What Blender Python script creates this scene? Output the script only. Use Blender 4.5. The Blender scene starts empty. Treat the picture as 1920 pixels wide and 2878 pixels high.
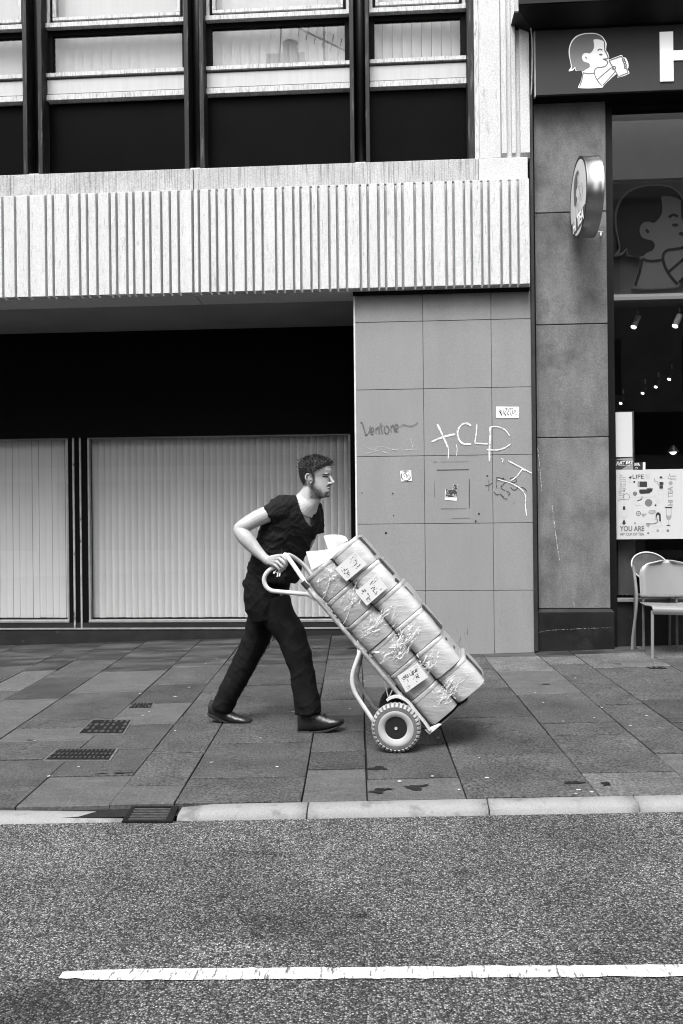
import bpy, bmesh, math, random
from mathutils import Vector, Matrix, noise as mnoise
random.seed(7)
sc = bpy.context.scene
COL = sc.collection
rad = math.radians

# ------------------------------------------------------------------ camera, sky, sun, exposure
FPX = 2380.0                       # focal length in photograph pixels (photograph 1920 x 2878)
YAW = math.atan(2.55e-5 * FPX)     # looks a little left of the facade's normal
ROLL = 0.0105
EYE = 1.336
SX, CY = 0.030, 0.0133             # the street climbs to the right, the pavement rises to the wall
_f = Vector((-math.sin(YAW), math.cos(YAW), 0)); _r = Vector((math.cos(YAW), math.sin(YAW), 0)); _u = Vector((0, 0, 1))
CR = math.cos(ROLL) * _r - math.sin(ROLL) * _u
CU = math.sin(ROLL) * _r + math.cos(ROLL) * _u
cam_d = bpy.data.cameras.new('camera'); cam = bpy.data.objects.new('camera', cam_d); COL.objects.link(cam)
cam_d.sensor_fit = 'VERTICAL'; cam_d.sensor_height = 36.0; cam_d.lens = FPX / 2878 * 36
cam_d.clip_start = 0.05; cam_d.clip_end = 500
m = Matrix.Identity(4)
for i in range(3):
    m[i][0] = CR[i]; m[i][1] = CU[i]; m[i][2] = -_f[i]
m[2][3] = EYE
cam.matrix_world = m
sc.camera = cam

world = bpy.data.worlds.new('World'); sc.world = world; world.use_nodes = True
nt = world.node_tree; nt.nodes.clear()
sky = nt.nodes.new('ShaderNodeTexSky'); sky.sky_type = 'NISHITA'; sky.sun_disc = False
sky.dust_density = 4.0; sky.air_density = 1.0; sky.ozone_density = 0.0
SUN_EL, SUN_AZ = rad(58), rad(198)     # azimuth of the sun measured from +Y, clockwise: high, behind the camera
sky.sun_elevation = SUN_EL; sky.sun_rotation = SUN_AZ
bw = nt.nodes.new('ShaderNodeRGBToBW'); bg = nt.nodes.new('ShaderNodeBackground'); out = nt.nodes.new('ShaderNodeOutputWorld')
bg.inputs['Strength'].default_value = 0.15
nt.links.new(sky.outputs[0], bw.inputs[0]); nt.links.new(bw.outputs[0], bg.inputs['Color']); nt.links.new(bg.outputs[0], out.inputs['Surface'])

sd = bpy.data.lights.new('sun', 'SUN'); so = bpy.data.objects.new('sun', sd); COL.objects.link(so)
sd.energy = 1.5; sd.angle = rad(30); sd.color = (1, 1, 1)      # overcast; the photograph is black and white
sdir = Vector((math.sin(SUN_AZ) * math.cos(SUN_EL), math.cos(SUN_AZ) * math.cos(SUN_EL), math.sin(SUN_EL)))
so.rotation_euler = (-sdir).to_track_quat('-Z', 'Y').to_euler(); so.location = (0, 0, 20)

sc.view_settings.view_transform = 'Standard'; sc.view_settings.look = 'None'
sc.view_settings.gamma = 1; sc.view_settings.exposure = 1.6; sc.view_settings.use_curve_mapping = False
sc.render.engine = 'CYCLES'; sc.cycles.use_denoising = True; sc.cycles.filter_width = 1.1
sc.cycles.max_bounces = 8; sc.cycles.transparent_max_bounces = 12

# ------------------------------------------------------------------ placing helpers
def _ray(px, py):
    return _f + (px - 960) / FPX * CR + (1439 - py) / FPX * CU
def P(px, py, Y):                      # a point measured in the photograph, on the upright plane at depth Y
    d = _ray(px, py); t = Y / d.y
    return Vector((d.x * t, Y, EYE + d.z * t))
def G(px, py, off=0.0):                # the same, on the ground
    d = _ray(px, py); t = (EYE - off) / (SX * d.x + CY * d.y - d.z)
    return Vector((d.x * t, d.y * t, EYE + d.z * t))
def gz(x, y): return SX * x + CY * y

# ------------------------------------------------------------------ materials (all neutral greys)
MATS = {}
def M(name, v=0.5, rough=0.7, var=0.0, scale=6.0, bump=0.0, bscale=60.0, metal=0.0, spec=0.3, stretch=(1, 1, 1),
      speck=0.0, speck_scale=300.0, v2=None, thr=0.5, soft=0.08, pscale=3.0, pstretch=(1, 1, 1), emit=0.0, alpha_noise=None, coat=0.0, rvar=0.0):
    """grey principled material: v tone, var broad unevenness, speck fine grain, v2/thr patches of another tone"""
    if name in MATS: return MATS[name]
    mt = bpy.data.materials.new(name); mt.use_nodes = True
    n = mt.node_tree.nodes; l = mt.node_tree.links
    b = n['Principled BSDF']
    b.inputs['Roughness'].default_value = rough; b.inputs['Metallic'].default_value = metal
    b.inputs['Specular IOR Level'].default_value = spec
    if coat: b.inputs['Coat Weight'].default_value = coat
    tc = n.new('ShaderNodeTexCoord'); oi = n.new('ShaderNodeObjectInfo')
    add = n.new('ShaderNodeVectorMath'); add.operation = 'ADD'
    mul = n.new('ShaderNodeMath'); mul.operation = 'MULTIPLY'; mul.inputs[1].default_value = 37.0
    l.new(oi.outputs['Random'], mul.inputs[0]); l.new(tc.outputs['Object'], add.inputs[0]); l.new(mul.outputs[0], add.inputs[1])
    def mapped(st):
        mp = n.new('ShaderNodeVectorMath'); mp.operation = 'MULTIPLY'; mp.inputs[1].default_value = st
        l.new(add.outputs[0], mp.inputs[0]); return mp.outputs[0]
    val = n.new('ShaderNodeValue'); val.outputs[0].default_value = v
    cur = val.outputs[0]
    def noise(vec, s, det=4, r=0.6):
        t = n.new('ShaderNodeTexNoise'); t.inputs['Scale'].default_value = s; t.inputs['Detail'].default_value = det
        t.inputs['Roughness'].default_value = r; l.new(vec, t.inputs['Vector']); return t.outputs['Fac']
    def remap(x, a, bb, c, d):
        r = n.new('ShaderNodeMapRange'); r.inputs[1].default_value = a; r.inputs[2].default_value = bb
        r.inputs[3].default_value = c; r.inputs[4].default_value = d; l.new(x, r.inputs[0]); return r.outputs[0]
    def times(a, bb):
        t = n.new('ShaderNodeMath'); t.operation = 'MULTIPLY'; l.new(a, t.inputs[0]); l.new(bb, t.inputs[1]); return t.outputs[0]
    if v2 is not None:
        f = remap(noise(mapped(pstretch), pscale, 6, 0.65), thr - soft, thr + soft, 0, 1)
        mx = n.new('ShaderNodeMix'); mx.data_type = 'FLOAT'; l.new(f, mx.inputs[0]); l.new(cur, mx.inputs[2]); mx.inputs[3].default_value = v2
        cur = mx.outputs[0]
    if var: cur = times(cur, remap(noise(mapped(stretch), scale, 5, 0.6), 0.25, 0.75, 1 - var, 1 + var))
    if speck: cur = times(cur, remap(noise(mapped((1, 1, 1)), speck_scale, 2, 0.7), 0.3, 0.7, 1 - speck, 1 + speck))
    if bump:
        bp = n.new('ShaderNodeBump'); bp.inputs['Strength'].default_value = bump; bp.inputs['Distance'].default_value = 0.01
        l.new(noise(mapped(stretch), bscale, 4, 0.65), bp.inputs['Height']); l.new(bp.outputs[0], b.inputs['Normal'])
    if rvar: l.new(remap(noise(mapped((1, 1, 1)), 5.0, 4), 0.3, 0.7, max(0, rough - rvar), min(1, rough + rvar)), b.inputs['Roughness'])
    cmb = n.new('ShaderNodeCombineColor')
    for i in range(3): l.new(cur, cmb.inputs[i])
    l.new(cmb.outputs[0], b.inputs['Base Color'])
    if emit:
        b.inputs['Emission Color'].default_value = (1, 1, 1, 1); b.inputs['Emission Strength'].default_value = emit
    if alpha_noise:
        s, a0, a1, st = alpha_noise
        l.new(remap(noise(mapped(st), s, 4, 0.7), a0, a1, 0, 1), b.inputs['Alpha'])
    MATS[name] = mt
    return mt
def glass_mat(name, ior=1.7, tint=0.9, rough=0.0):
    if name in MATS: return MATS[name]
    mt = bpy.data.materials.new(name); mt.use_nodes = True
    n = mt.node_tree.nodes; l = mt.node_tree.links; n.clear()
    o = n.new('ShaderNodeOutputMaterial'); t = n.new('ShaderNodeBsdfTransparent'); g = n.new('ShaderNodeBsdfGlossy')
    t.inputs[0].default_value = (tint, tint, tint, 1); g.inputs['Roughness'].default_value = rough; g.inputs['Color'].default_value = (1, 1, 1, 1)
    fr = n.new('ShaderNodeFresnel'); fr.inputs[0].default_value = ior
    gm = n.new('ShaderNodeNewGeometry'); bk_ = n.new('ShaderNodeMath'); bk_.operation = 'SUBTRACT'; bk_.inputs[0].default_value = 1; l.new(gm.outputs['Backfacing'], bk_.inputs[1])
    fm = n.new('ShaderNodeMath'); fm.operation = 'MULTIPLY'; l.new(fr.outputs[0], fm.inputs[0]); l.new(bk_.outputs[0], fm.inputs[1])   # the pane's outer face alone reflects
    mx = n.new('ShaderNodeMixShader'); l.new(fm.outputs[0], mx.inputs[0]); l.new(t.outputs[0], mx.inputs[1]); l.new(g.outputs[0], mx.inputs[2])
    l.new(mx.outputs[0], o.inputs['Surface']); MATS[name] = mt
    return mt

# ------------------------------------------------------------------ object helpers
def empty(name, loc, label, cat, group=None):
    o = bpy.data.objects.new(name, None); COL.objects.link(o); o.location = loc; o.empty_display_size = 0.1
    tag(o, label, cat, group); return o
def tag(o, label=None, cat=None, group=None, kind=None):
    if label: o['label'] = label
    if cat: o['category'] = cat
    if group: o['group'] = group
    if kind: o['kind'] = kind
    return o
def _inv(p):
    m = Matrix.Identity(4)
    while p is not None:
        m = p.matrix_basis @ m if p.parent is None else p.matrix_parent_inverse @ p.matrix_basis @ m
        p = p.parent
        if p is None: break
    return m.inverted()
def link(name, me, mat, parent=None):
    o = bpy.data.objects.new(name, me); COL.objects.link(o)
    if mat is not None and not me.materials: me.materials.append(mat)
    if parent is not None:
        o.parent = parent; o.matrix_parent_inverse = Matrix.Translation(-Vector(root_of(parent).location))
        if parent is not root_of(parent): o.matrix_parent_inverse = Matrix.Identity(4)
    return o
def root_of(o):
    while o.parent: o = o.parent
    return o

class B:
    """collects shapes for one mesh object (world coordinates)"""
    def __init__(s): s.bm = bmesh.new()
    def poly(s, pts):
        return s.bm.faces.new([s.bm.verts.new(p) for p in pts])
    def hexa(s, a, b):                 # two quads (bottom, top rings) -> closed block
        va = [s.bm.verts.new(p) for p in a]; vb = [s.bm.verts.new(p) for p in b]; k = len(va)
        s.bm.faces.new(va[::-1]); s.bm.faces.new(vb)
        for i in range(k): s.bm.faces.new([va[i], va[(i + 1) % k], vb[(i + 1) % k], vb[i]])
        return s
    def box(s, x0, x1, y0, y1, z0, z1):
        return s.hexa([(x0, y0, z0), (x1, y0, z0), (x1, y1, z0), (x0, y1, z0)], [(x0, y0, z1), (x1, y0, z1), (x1, y1, z1), (x0, y1, z1)])
    def prism(s, pts, vec):            # polygon extruded along vec
        vec = Vector(vec); a = [Vector(p) for p in pts]
        return s.hexa(a, [p + vec for p in a])
    def tube(s, path, r, seg=10, cap=True, closed=False):
        path = [Vector(p) for p in path]; k = len(path); rs = r if isinstance(r, (list, tuple)) else [r] * k
        tans = []
        for i in range(k):
            if closed: t = path[(i + 1) % k] - path[i - 1]
            else: t = path[min(i + 1, k - 1)] - path[max(i - 1, 0)]
            tans.append(t.normalized() if t.length > 1e-9 else Vector((0, 0, 1)))
        up = Vector((0, 0, 1)) if abs(tans[0].z) < 0.9 else Vector((0, 1, 0))
        nrm = tans[0].cross(up).normalized(); rings = []
        for i in range(k):
            if i: nrm = (nrm - tans[i] * nrm.dot(tans[i])).normalized()
            bn = tans[i].cross(nrm)
            rings.append([s.bm.verts.new(path[i] + rs[i] * (math.cos(a) * nrm + math.sin(a) * bn)) for a in [2 * math.pi * j / seg for j in range(seg)]])
        for i in range(k if closed else k - 1):
            A, Bq = rings[i], rings[(i + 1) % k]
            for j in range(seg): s.bm.faces.new([A[j], A[(j + 1) % seg], Bq[(j + 1) % seg], Bq[j]])
        if cap and not closed: s.bm.faces.new(rings[0][::-1]); s.bm.faces.new(rings[-1])
        return s
    def lathe(s, prof, c, axis, seg=28, closed=False, cap=True):   # prof: (radius, distance along axis)
        c = Vector(c); ax = Vector(axis).normalized(); e1 = ax.orthogonal().normalized(); e2 = ax.cross(e1); rings = []
        for r, h in prof:
            rings.append([s.bm.verts.new(c + ax * h + r * (math.cos(a) * e1 + math.sin(a) * e2)) for a in [2 * math.pi * j / seg for j in range(seg)]])
        k = len(rings)
        for i in range(k if closed else k - 1):
            A, Bq = rings[i], rings[(i + 1) % k]
            for j in range(seg): s.bm.faces.new([A[j], A[(j + 1) % seg], Bq[(j + 1) % seg], Bq[j]])
        if not closed and cap:
            s.bm.faces.new(rings[0][::-1]); s.bm.faces.new(rings[-1])
        return s
    def loft(s, rings, cap=True):
        vs = [[s.bm.verts.new(p) for p in r] for r in rings]; k = len(vs[0])
        for A, Bq in zip(vs[:-1], vs[1:]):
            for j in range(k): s.bm.faces.new([A[j], A[(j + 1) % k], Bq[(j + 1) % k], Bq[j]])
        if cap: s.bm.faces.new(vs[0][::-1]); s.bm.faces.new(vs[-1])
        return s
    def ball(s, c, r, seg=12, scale=(1, 1, 1), rot=None):
        m = Matrix.Translation(Vector(c)) @ (rot.to_4x4() if rot is not None else Matrix.Identity(4)) @ Matrix.Diagonal((r * scale[0], r * scale[1], r * scale[2], 1))
        bmesh.ops.create_uvsphere(s.bm, u_segments=seg, v_segments=max(6, seg * 2 // 3), radius=1, matrix=m); return s
    def bevel(s, w, seg=1, angle=30):
        s.bm.normal_update()
        es = [e for e in s.bm.edges if len(e.link_faces) == 2 and e.calc_face_angle(0) > rad(angle)]
        bmesh.ops.bevel(s.bm, geom=es, offset=w, segments=seg, profile=0.6, affect='EDGES', clamp_overlap=True); return s
    def done(s, name, mat, parent=None, smooth=False, recalc=True):
        if recalc: bmesh.ops.recalc_face_normals(s.bm, faces=s.bm.faces)
        me = bpy.data.meshes.new(name); s.bm.to_mesh(me); s.bm.free()
        if smooth:
            me.polygons.foreach_set('use_smooth', [True] * len(me.polygons))
            if smooth == 'auto': me.set_sharp_from_angle(angle=rad(40))
        return link(name, me, mat, parent)
def box(name, mat, parent, x0, x1, y0, y1, z0, z1, bev=0.0):
    b = B().box(x0, x1, y0, y1, z0, z1)
    if bev: b.bevel(bev)
    return b.done(name, mat, parent)
def pbox(name, mat, parent, x0, y0, x1, y1, Y, th, bev=0.0):   # block with its front at depth Y, corners measured in the photograph
    a = P(x0, y0, Y); c = P(x1, y1, Y)
    return box(name, mat, parent, a.x, c.x, Y, Y + th, c.z, a.z, bev)
def spline(pts, per=8, closed=False):
    pts = [Vector(p) for p in pts]; k = len(pts); res = []
    for i in range(k if closed else k - 1):
        g = lambda j: pts[j % k] if closed else pts[min(max(j, 0), k - 1)]
        p0, p1, p2, p3 = g(i - 1), g(i), g(i + 1), g(i + 2)
        for q in range(per):
            t = q / per
            res.append(0.5 * ((2 * p1) + (p2 - p0) * t + (2 * p0 - 5 * p1 + 4 * p2 - p3) * t * t + (3 * p1 - p0 - 3 * p2 + p3) * t ** 3))
    if not closed: res.append(pts[-1])
    return res
def fillet(pts, r, seg=6):              # polyline with rounded corners
    pts = [Vector(p) for p in pts]; res = [pts[0]]
    for a, b, c in zip(pts[:-2], pts[1:-1], pts[2:]):
        u = (a - b); v = (c - b); d = min(r, u.length * .49, v.length * .49); u.normalize(); v.normalize()
        p, q = b + u * d, b + v * d
        for i in range(seg + 1):
            t = i / seg; res.append((1 - t) ** 2 * p + 2 * t * (1 - t) * b + t * t * q)
    res.append(pts[-1]); return res
def ribbon(b, pts, w, n):               # flat stroke; pts 3-D, n the surface normal; w one width or a list
    pts = [Vector(p) for p in pts]; k = len(pts); n = Vector(n).normalized(); ws = w if isinstance(w, (list, tuple)) else [w] * k
    L = []; Rr = []
    for i in range(k):
        t = (pts[min(i + 1, k - 1)] - pts[max(i - 1, 0)]).normalized(); s = n.cross(t)
        L.append(b.bm.verts.new(pts[i] + s * ws[i] / 2)); Rr.append(b.bm.verts.new(pts[i] - s * ws[i] / 2))
    for i in range(k - 1): b.bm.faces.new([L[i], L[i + 1], Rr[i + 1], Rr[i]])
def text(name, body, mat, parent, origin, ux, uy, size, align='CENTER', th=0.001, bold=0.0, xscale=1.0, shear=0.0, space=1.0):
    cu = bpy.data.curves.new('t', 'FONT'); cu.body = body; cu.align_x = align; cu.align_y = 'CENTER'; cu.size = 1.0; cu.offset = bold; cu.shear = shear
    cu.space_character = space; cu.extrude = 0.0; cu.resolution_u = 3
    o = bpy.data.objects.new('t', cu); COL.objects.link(o)
    dg = bpy.context.evaluated_depsgraph_get(); me = bpy.data.meshes.new_from_object(o.evaluated_get(dg))
    bpy.data.objects.remove(o); bpy.data.curves.remove(cu); me.name = name
    ux = Vector(ux).normalized(); uy = Vector(uy).normalized(); origin = Vector(origin)
    for v in me.vertices: v.co = origin + ux * (v.co.x * size * xscale) + uy * (v.co.y * size)
    me.materials.clear()
    return link(name, me, mat, parent)
def copy_tree(o, delta, parent=None):
    c = o.copy(); COL.objects.link(c)
    if parent is None: c.location = Vector(o.location) + Vector(delta)
    else: c.parent = parent
    for ch in [x for x in o.children]: copy_tree(ch, delta, c)
    return c
# ------------------------------------------------------------------ road, kerb, pavement
ROAD_OFF = -0.035
def ground_poly(b, pts, off): b.poly([(x, y, gz(x, y) + off) for x, y in pts])
def road_mat():
    mt = bpy.data.materials.new('road_chippings'); mt.use_nodes = True
    n = mt.node_tree.nodes; l = mt.node_tree.links; b = n['Principled BSDF']; b.inputs['Roughness'].default_value = 0.85; b.inputs['Specular IOR Level'].default_value = 0.25
    tc = n.new('ShaderNodeTexCoord')
    vo = n.new('ShaderNodeTexVoronoi'); vo.inputs['Scale'].default_value = 165; l.new(tc.outputs['Object'], vo.inputs['Vector'])
    sep = n.new('ShaderNodeSeparateColor'); l.new(vo.outputs['Color'], sep.inputs[0])
    r1 = n.new('ShaderNodeValToRGB'); e = r1.color_ramp.elements
    e[0].position = 0.0; e[0].color = (.03, .03, .03, 1); e[1].position = 1; e[1].color = (.36, .36, .36, 1)
    for p, v in ((.35, .075), (.6, .135), (.82, .21)):
        q = e.new(p); q.color = (v, v, v, 1)
    l.new(sep.outputs[0], r1.inputs[0])
    ed = n.new('ShaderNodeMapRange'); ed.inputs[1].default_value = 0.25; ed.inputs[2].default_value = 0.7; ed.inputs[3].default_value = 1.1; ed.inputs[4].default_value = 0.25
    l.new(vo.outputs['Distance'], ed.inputs[0])
    nz = n.new('ShaderNodeTexNoise'); nz.inputs['Scale'].default_value = 1.1; nz.inputs['Detail'].default_value = 7; nz.inputs['Roughness'].default_value = .62; l.new(tc.outputs['Object'], nz.inputs['Vector'])
    br = n.new('ShaderNodeMapRange'); br.inputs[1].default_value = 0.3; br.inputs[2].default_value = 0.62; br.inputs[3].default_value = 0.5; br.inputs[4].default_value = 1.2
    l.new(nz.outputs['Fac'], br.inputs[0])
    last = br.outputs[0]
    for (px, py, rx, ry, k) in ((790, 2600, .3, .13, .66), (690, 2655, .2, .07, 1.35), (90, 2830, .3, .2, .4), (1020, 2575, .05, .03, .3), (1290, 2452, .06, .03, .45), (740, 2400, .12, .05, .6), (1500, 2700, .5, .08, .75), (300, 2480, .45, .12, .8)):
        c = G(px, py, ROAD_OFF); sb = n.new('ShaderNodeVectorMath'); sb.operation = 'SUBTRACT'; sb.inputs[1].default_value = (c.x, c.y, 0); l.new(tc.outputs['Object'], sb.inputs[0])
        sc_ = n.new('ShaderNodeVectorMath'); sc_.operation = 'MULTIPLY'; sc_.inputs[1].default_value = (1 / rx, 1 / ry, 0); l.new(sb.outputs[0], sc_.inputs[0])
        ln = n.new('ShaderNodeVectorMath'); ln.operation = 'LENGTH'; l.new(sc_.outputs[0], ln.inputs[0])
        n2 = n.new('ShaderNodeTexNoise'); n2.inputs['Scale'].default_value = 9; n2.inputs['Detail'].default_value = 5; l.new(tc.outputs['Object'], n2.inputs['Vector'])
        ad = n.new('ShaderNodeMath'); ad.operation = 'MULTIPLY_ADD'; l.new(n2.outputs['Fac'], ad.inputs[0]); ad.inputs[1].default_value = 1.6; l.new(ln.outputs['Value'], ad.inputs[2])
        mr = n.new('ShaderNodeMapRange'); mr.interpolation_type = 'SMOOTHSTEP'; mr.inputs[1].default_value = .9; mr.inputs[2].default_value = 1.9; mr.inputs[3].default_value = k; mr.inputs[4].default_value = 1; l.new(ad.outputs[0], mr.inputs[0])
        mm = n.new('ShaderNodeMath'); mm.operation = 'MULTIPLY'; l.new(last, mm.inputs[0]); l.new(mr.outputs[0], mm.inputs[1]); last = mm.outputs[0]
    ml = n.new('ShaderNodeMath'); ml.operation = 'MULTIPLY'; l.new(ed.outputs[0], ml.inputs[0]); l.new(last, ml.inputs[1])
    vm = n.new('ShaderNodeVectorMath'); vm.operation = 'SCALE'; l.new(r1.outputs[0], vm.inputs[0]); l.new(ml.outputs[0], vm.inputs['Scale'])
    l.new(vm.outputs[0], b.inputs['Base Color'])
    bp = n.new('ShaderNodeBump'); bp.inputs['Strength'].default_value = 0.9; bp.inputs['Distance'].default_value = 0.006; bp.invert = True
    l.new(vo.outputs['Distance'], bp.inputs['Height']); l.new(bp.outputs[0], b.inputs['Normal'])
    return mt
YK = 3.785                                     # back of the kerb
rb = B(); ground_poly(rb, [(-60, -30), (60, -30), (60, 3.67), (-60, 3.67)], ROAD_OFF)
road = tag(rb.done('road', road_mat()), 'dark chip-surfaced road climbing gently to the right', kind='structure')
LX0, LX1 = G(172, 2742, ROAD_OFF).x, 6.0
yl0, yl1 = G(960, 2754, ROAD_OFF).y, G(960, 2722, ROAD_OFF).y
lb = B(); N = 260; top = []; bot = []
for i in range(N + 1):
    x = LX0 + (LX1 - LX0) * i / N; t = min(1, i / 6)
    a = mnoise.noise((x * 9, 1, 0)) * .006 + mnoise.noise((x * 45, 5, 0)) * .006
    c = mnoise.noise((x * 9, 9, 0)) * .006 + mnoise.noise((x * 45, 15, 0)) * .006
    yc = (yl0 + yl1) / 2; hw = (yl1 - yl0) / 2 * (0.55 + .45 * t)
    top.append((x, yc + hw + a)); bot.append((x, yc - hw + c))
for i in range(N): ground_poly(lb, [bot[i], bot[i + 1], top[i + 1], top[i]], ROAD_OFF + .004)
link_line = lb.done('road_marking', M('road_paint', .52, .8, v2=.1, thr=.585, soft=.05, pscale=30, pstretch=(3, .6, 1), bump=.5, bscale=140, var=.06, speck=.12, speck_scale=160), road)

pave = B(); ground_poly(pave, [(-60, 3.7), (60, 3.7), (60, 12), (-60, 12)], -.022)
pavement = tag(pave.done('pavement', M('joint_grit', .008, .95, var=.4, scale=30, bump=.4)), 'flagstone pavement between kerb and shopfronts', kind='structure')

SL = [M('flag_%s' % k, v * .8, .8, var=.4, scale=3.1, speck=sp, speck_scale=ss, bump=.25, bscale=120, spec=.25, rvar=.12)
      for k, v, sp, ss in (('mid', .064, .8, 75), ('mid_fine', .058, .7, 95), ('dark', .044, .8, 80), ('pale', .098, .65, 75))]
SL.append(M('flag_ripple', .068, .8, var=.25, scale=6, stretch=(1, 2.6, 1), speck=.4, speck_scale=90, bump=.3, bscale=40, spec=.25))
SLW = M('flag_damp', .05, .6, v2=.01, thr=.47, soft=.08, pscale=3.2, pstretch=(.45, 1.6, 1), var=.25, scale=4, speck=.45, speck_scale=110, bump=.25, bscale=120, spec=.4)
SK = 0.0437                                     # the joints run this much off square
jl = [(18, 1910, 151, 1841), (18, 1959.6, 286, 1815), (18.4, 2059.6, 338.8, 1853.5), (36.7, 2269, 542.9, 1820.8), (304, 2265.7, 624.5, 1871.8), (487.8, 2263.7, 616.3, 2045.3),
      (848.2, 2255.5, 929.8, 1792.2), (1033.9, 2251.4, 1017.6, 1869.8), (1314.7, 2243.3, 1235.9, 2041.2), (1688.2, 2235.1, 1353.5, 1837.1), (1900.4, 2167.8, 1502.4, 1833), (1900, 2041, 1602.4, 1831), (1900, 1878, 1810.6, 1831)]
us = []
for a in jl:
    p, q = G(a[0], a[1]), G(a[2], a[3]); us.append(((p.x + SK * p.y) + (q.x + SK * q.y)) / 2)
cross = [[(105, 1885), (35, 1941)], [(270, 1856), (180, 1903.7), (90, 1965.7)], [(320, 1888), (280, 1946.5), (200, 2021.6), (130, 2046), (130, 2083), (60, 2135), (60, 2210.6)],
         [(585, 1840), (550, 1873), (508, 1921.6), (455, 1976.8), (425, 2036), (380, 2104), (260, 2180)], [(600, 1871), (585, 1944), (550, 2012.5), (500, 2115), (435, 2207.5)],
         [(770, 1826), (760, 1869), (755, 1925), (740, 1991.7), (735, 2088), (750, 2184)], [(965, 1818), (960, 1853.7), (960, 1908), (965, 1966), (970, 2009.6), (950, 2056.7), (955, 2110.6), (945, 2161)],
         [(1045, 1853), (1050, 1897), (1060, 1930), (1090, 1985), (1130, 2048), (1140, 2092), (1160, 2186)], [(1340, 1880), (1396, 1932), (1390, 2014.7), (1440, 2121)],
         [(1480, 1886), (1545, 1950), (1627, 2030), (1655, 2064), (1768, 2169)], [(1570, 1846), (1594, 1866), (1745, 1979), (1828, 2046), (1872, 2116)], [(1743, 1876), (1850, 1966)]]
us_all = [us[0] - .62 * k for k in range(5, 0, -1)] + us + [us[-1] + .66 * k for k in range(1, 6)]
cr_all = [None] * 5 + cross + [None] * 6
YB = 8.54
for ci in range(len(us_all) - 1):
    u0, u1 = us_all[ci] + .0033, us_all[ci + 1] - .0033
    if cr_all[ci]: ys = sorted(G(*c).y for c in cr_all[ci])
    else:
        ys = []; y = YK + random.uniform(.2, .6)
        while y < 7: ys.append(y); y += random.uniform(.32, .75)
    lo = ys[0]
    if ci < 6 and cr_all[ci]:
        while lo - YK > .7: lo -= .55; ys.insert(0, lo)
    if ci >= 15 and cr_all[ci]:
        while lo - YK > .7: lo -= .55; ys.insert(0, lo)
    ys = [YK] + [y for y in ys if y < YB - .1]
    while YB - ys[-1] > .75: ys.append(ys[-1] + random.uniform(.45, .6))
    ys.append(YB)
    for a, c in zip(ys[:-1], ys[1:]):
        a += .008; c -= .008
        if c - a < .03: continue
        cx = (u0 + u1) / 2 - SK * (a + c) / 2
        if a > 7.22 and cx > -.3: continue
        r = random.random(); sm = SL[0] if r < .36 else SL[1] if r < .58 else SL[2] if r < .76 else SL[3] if r < .9 else SL[4]
        if a < YK + .05 and random.random() < .5: sm = SL[4]
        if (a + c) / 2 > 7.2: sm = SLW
        if c > 6.85 and a < 6.95 and cx > .6: sm = SL[3]
        dz = random.uniform(-.002, .002); tx = random.uniform(-.002, .002); ty = random.uniform(-.002, .002)
        ju = [random.uniform(-.0025, .0025) for _ in range(4)]; u0_, u1_, a_, c_ = u0 + ju[0], u1 + ju[1], a + ju[2], c + ju[3]
        def q(u, y, off): x = u - SK * y; return (x, y, gz(x, y) + off + dz + tx * (x - cx) + ty * (y - a))
        h = lambda off, e=0: [q(u0_ + e, a_ + e, off), q(u1_ - e, a_ + e + ju[3], off), q(u1_ - e + ju[2], c_ - e, off), q(u0_ + e, c_ - e + ju[1], off)]
        b = B(); vs = [[b.bm.verts.new(p) for p in ring] for ring in (h(-.03), h(-.003), h(0, .003))]
        for A, C in zip(vs[:-1], vs[1:]):
            for j in range(4): b.bm.faces.new([A[j], A[(j + 1) % 4], C[(j + 1) % 4], C[j]])
        b.bm.faces.new(vs[-1]); b.done('flagstone', sm, pavement)

# kerb stones
kb = M('kerb_stone', .2, .8, var=.12, scale=4, speck=.16, speck_scale=200, bump=.3, bscale=90, v2=.12, thr=.6, soft=.07, pscale=9)
kerb = tag(bpy.data.objects.new('kerb', None), 'pale low kerb along the road', kind='structure'); COL.objects.link(kerb)
kx = [-6.2, -5.3, -4.4, -3.5, -2.6, G(345, 2285).x, G(494, 2285).x, G(864, 2270).x, G(1374, 2262).x, G(1791, 2250).x, 2.05, 2.9, 3.8, 4.7, 5.6]
for i, (x0, x1) in enumerate(zip(kx[:-1], kx[1:])):
    if i == 5: continue                          # the gully sits here
    x0 += .004; x1 -= .004; b = B(); rings = []
    for k in range(9):
        x = x0 + (x1 - x0) * k / 8
        dip = 0.0
        if i == 4: dip = .028 * max(0, (k - 2) / 6) ** 1.3           # worn and dropped towards the gully
        if i == 6: dip = .012 * max(0, (2 - k) / 2)
        w = mnoise.noise((x * 7, 3.3, 0)) * .004
        pr = [(3.779, -.05), (3.779, -.004 - dip), (3.772, .001 - dip), (3.712, -.001 - dip), (3.69, -.006 - dip), (3.676 + w, -.018 - dip * .6), (3.664 + w, -.045), (3.664, -.09)]
        rings.append([(x, y, gz(x, y) + o) for y, o in pr])
    b.loft(rings).done('kerb_stone', kb, kerb, smooth=True)
iron = M('cast_iron', .007, .8, var=.5, scale=18, bump=.3, bscale=90, spec=.15, rvar=.1)
iron2 = M('cast_iron_worn', .04, .6, var=.5, scale=25, spec=.3)
pit = M('drain_pit', .004, .9)
def gplate(quad, off): return [G(x, y) + Vector((0, 0, off)) for x, y in quad]
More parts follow.
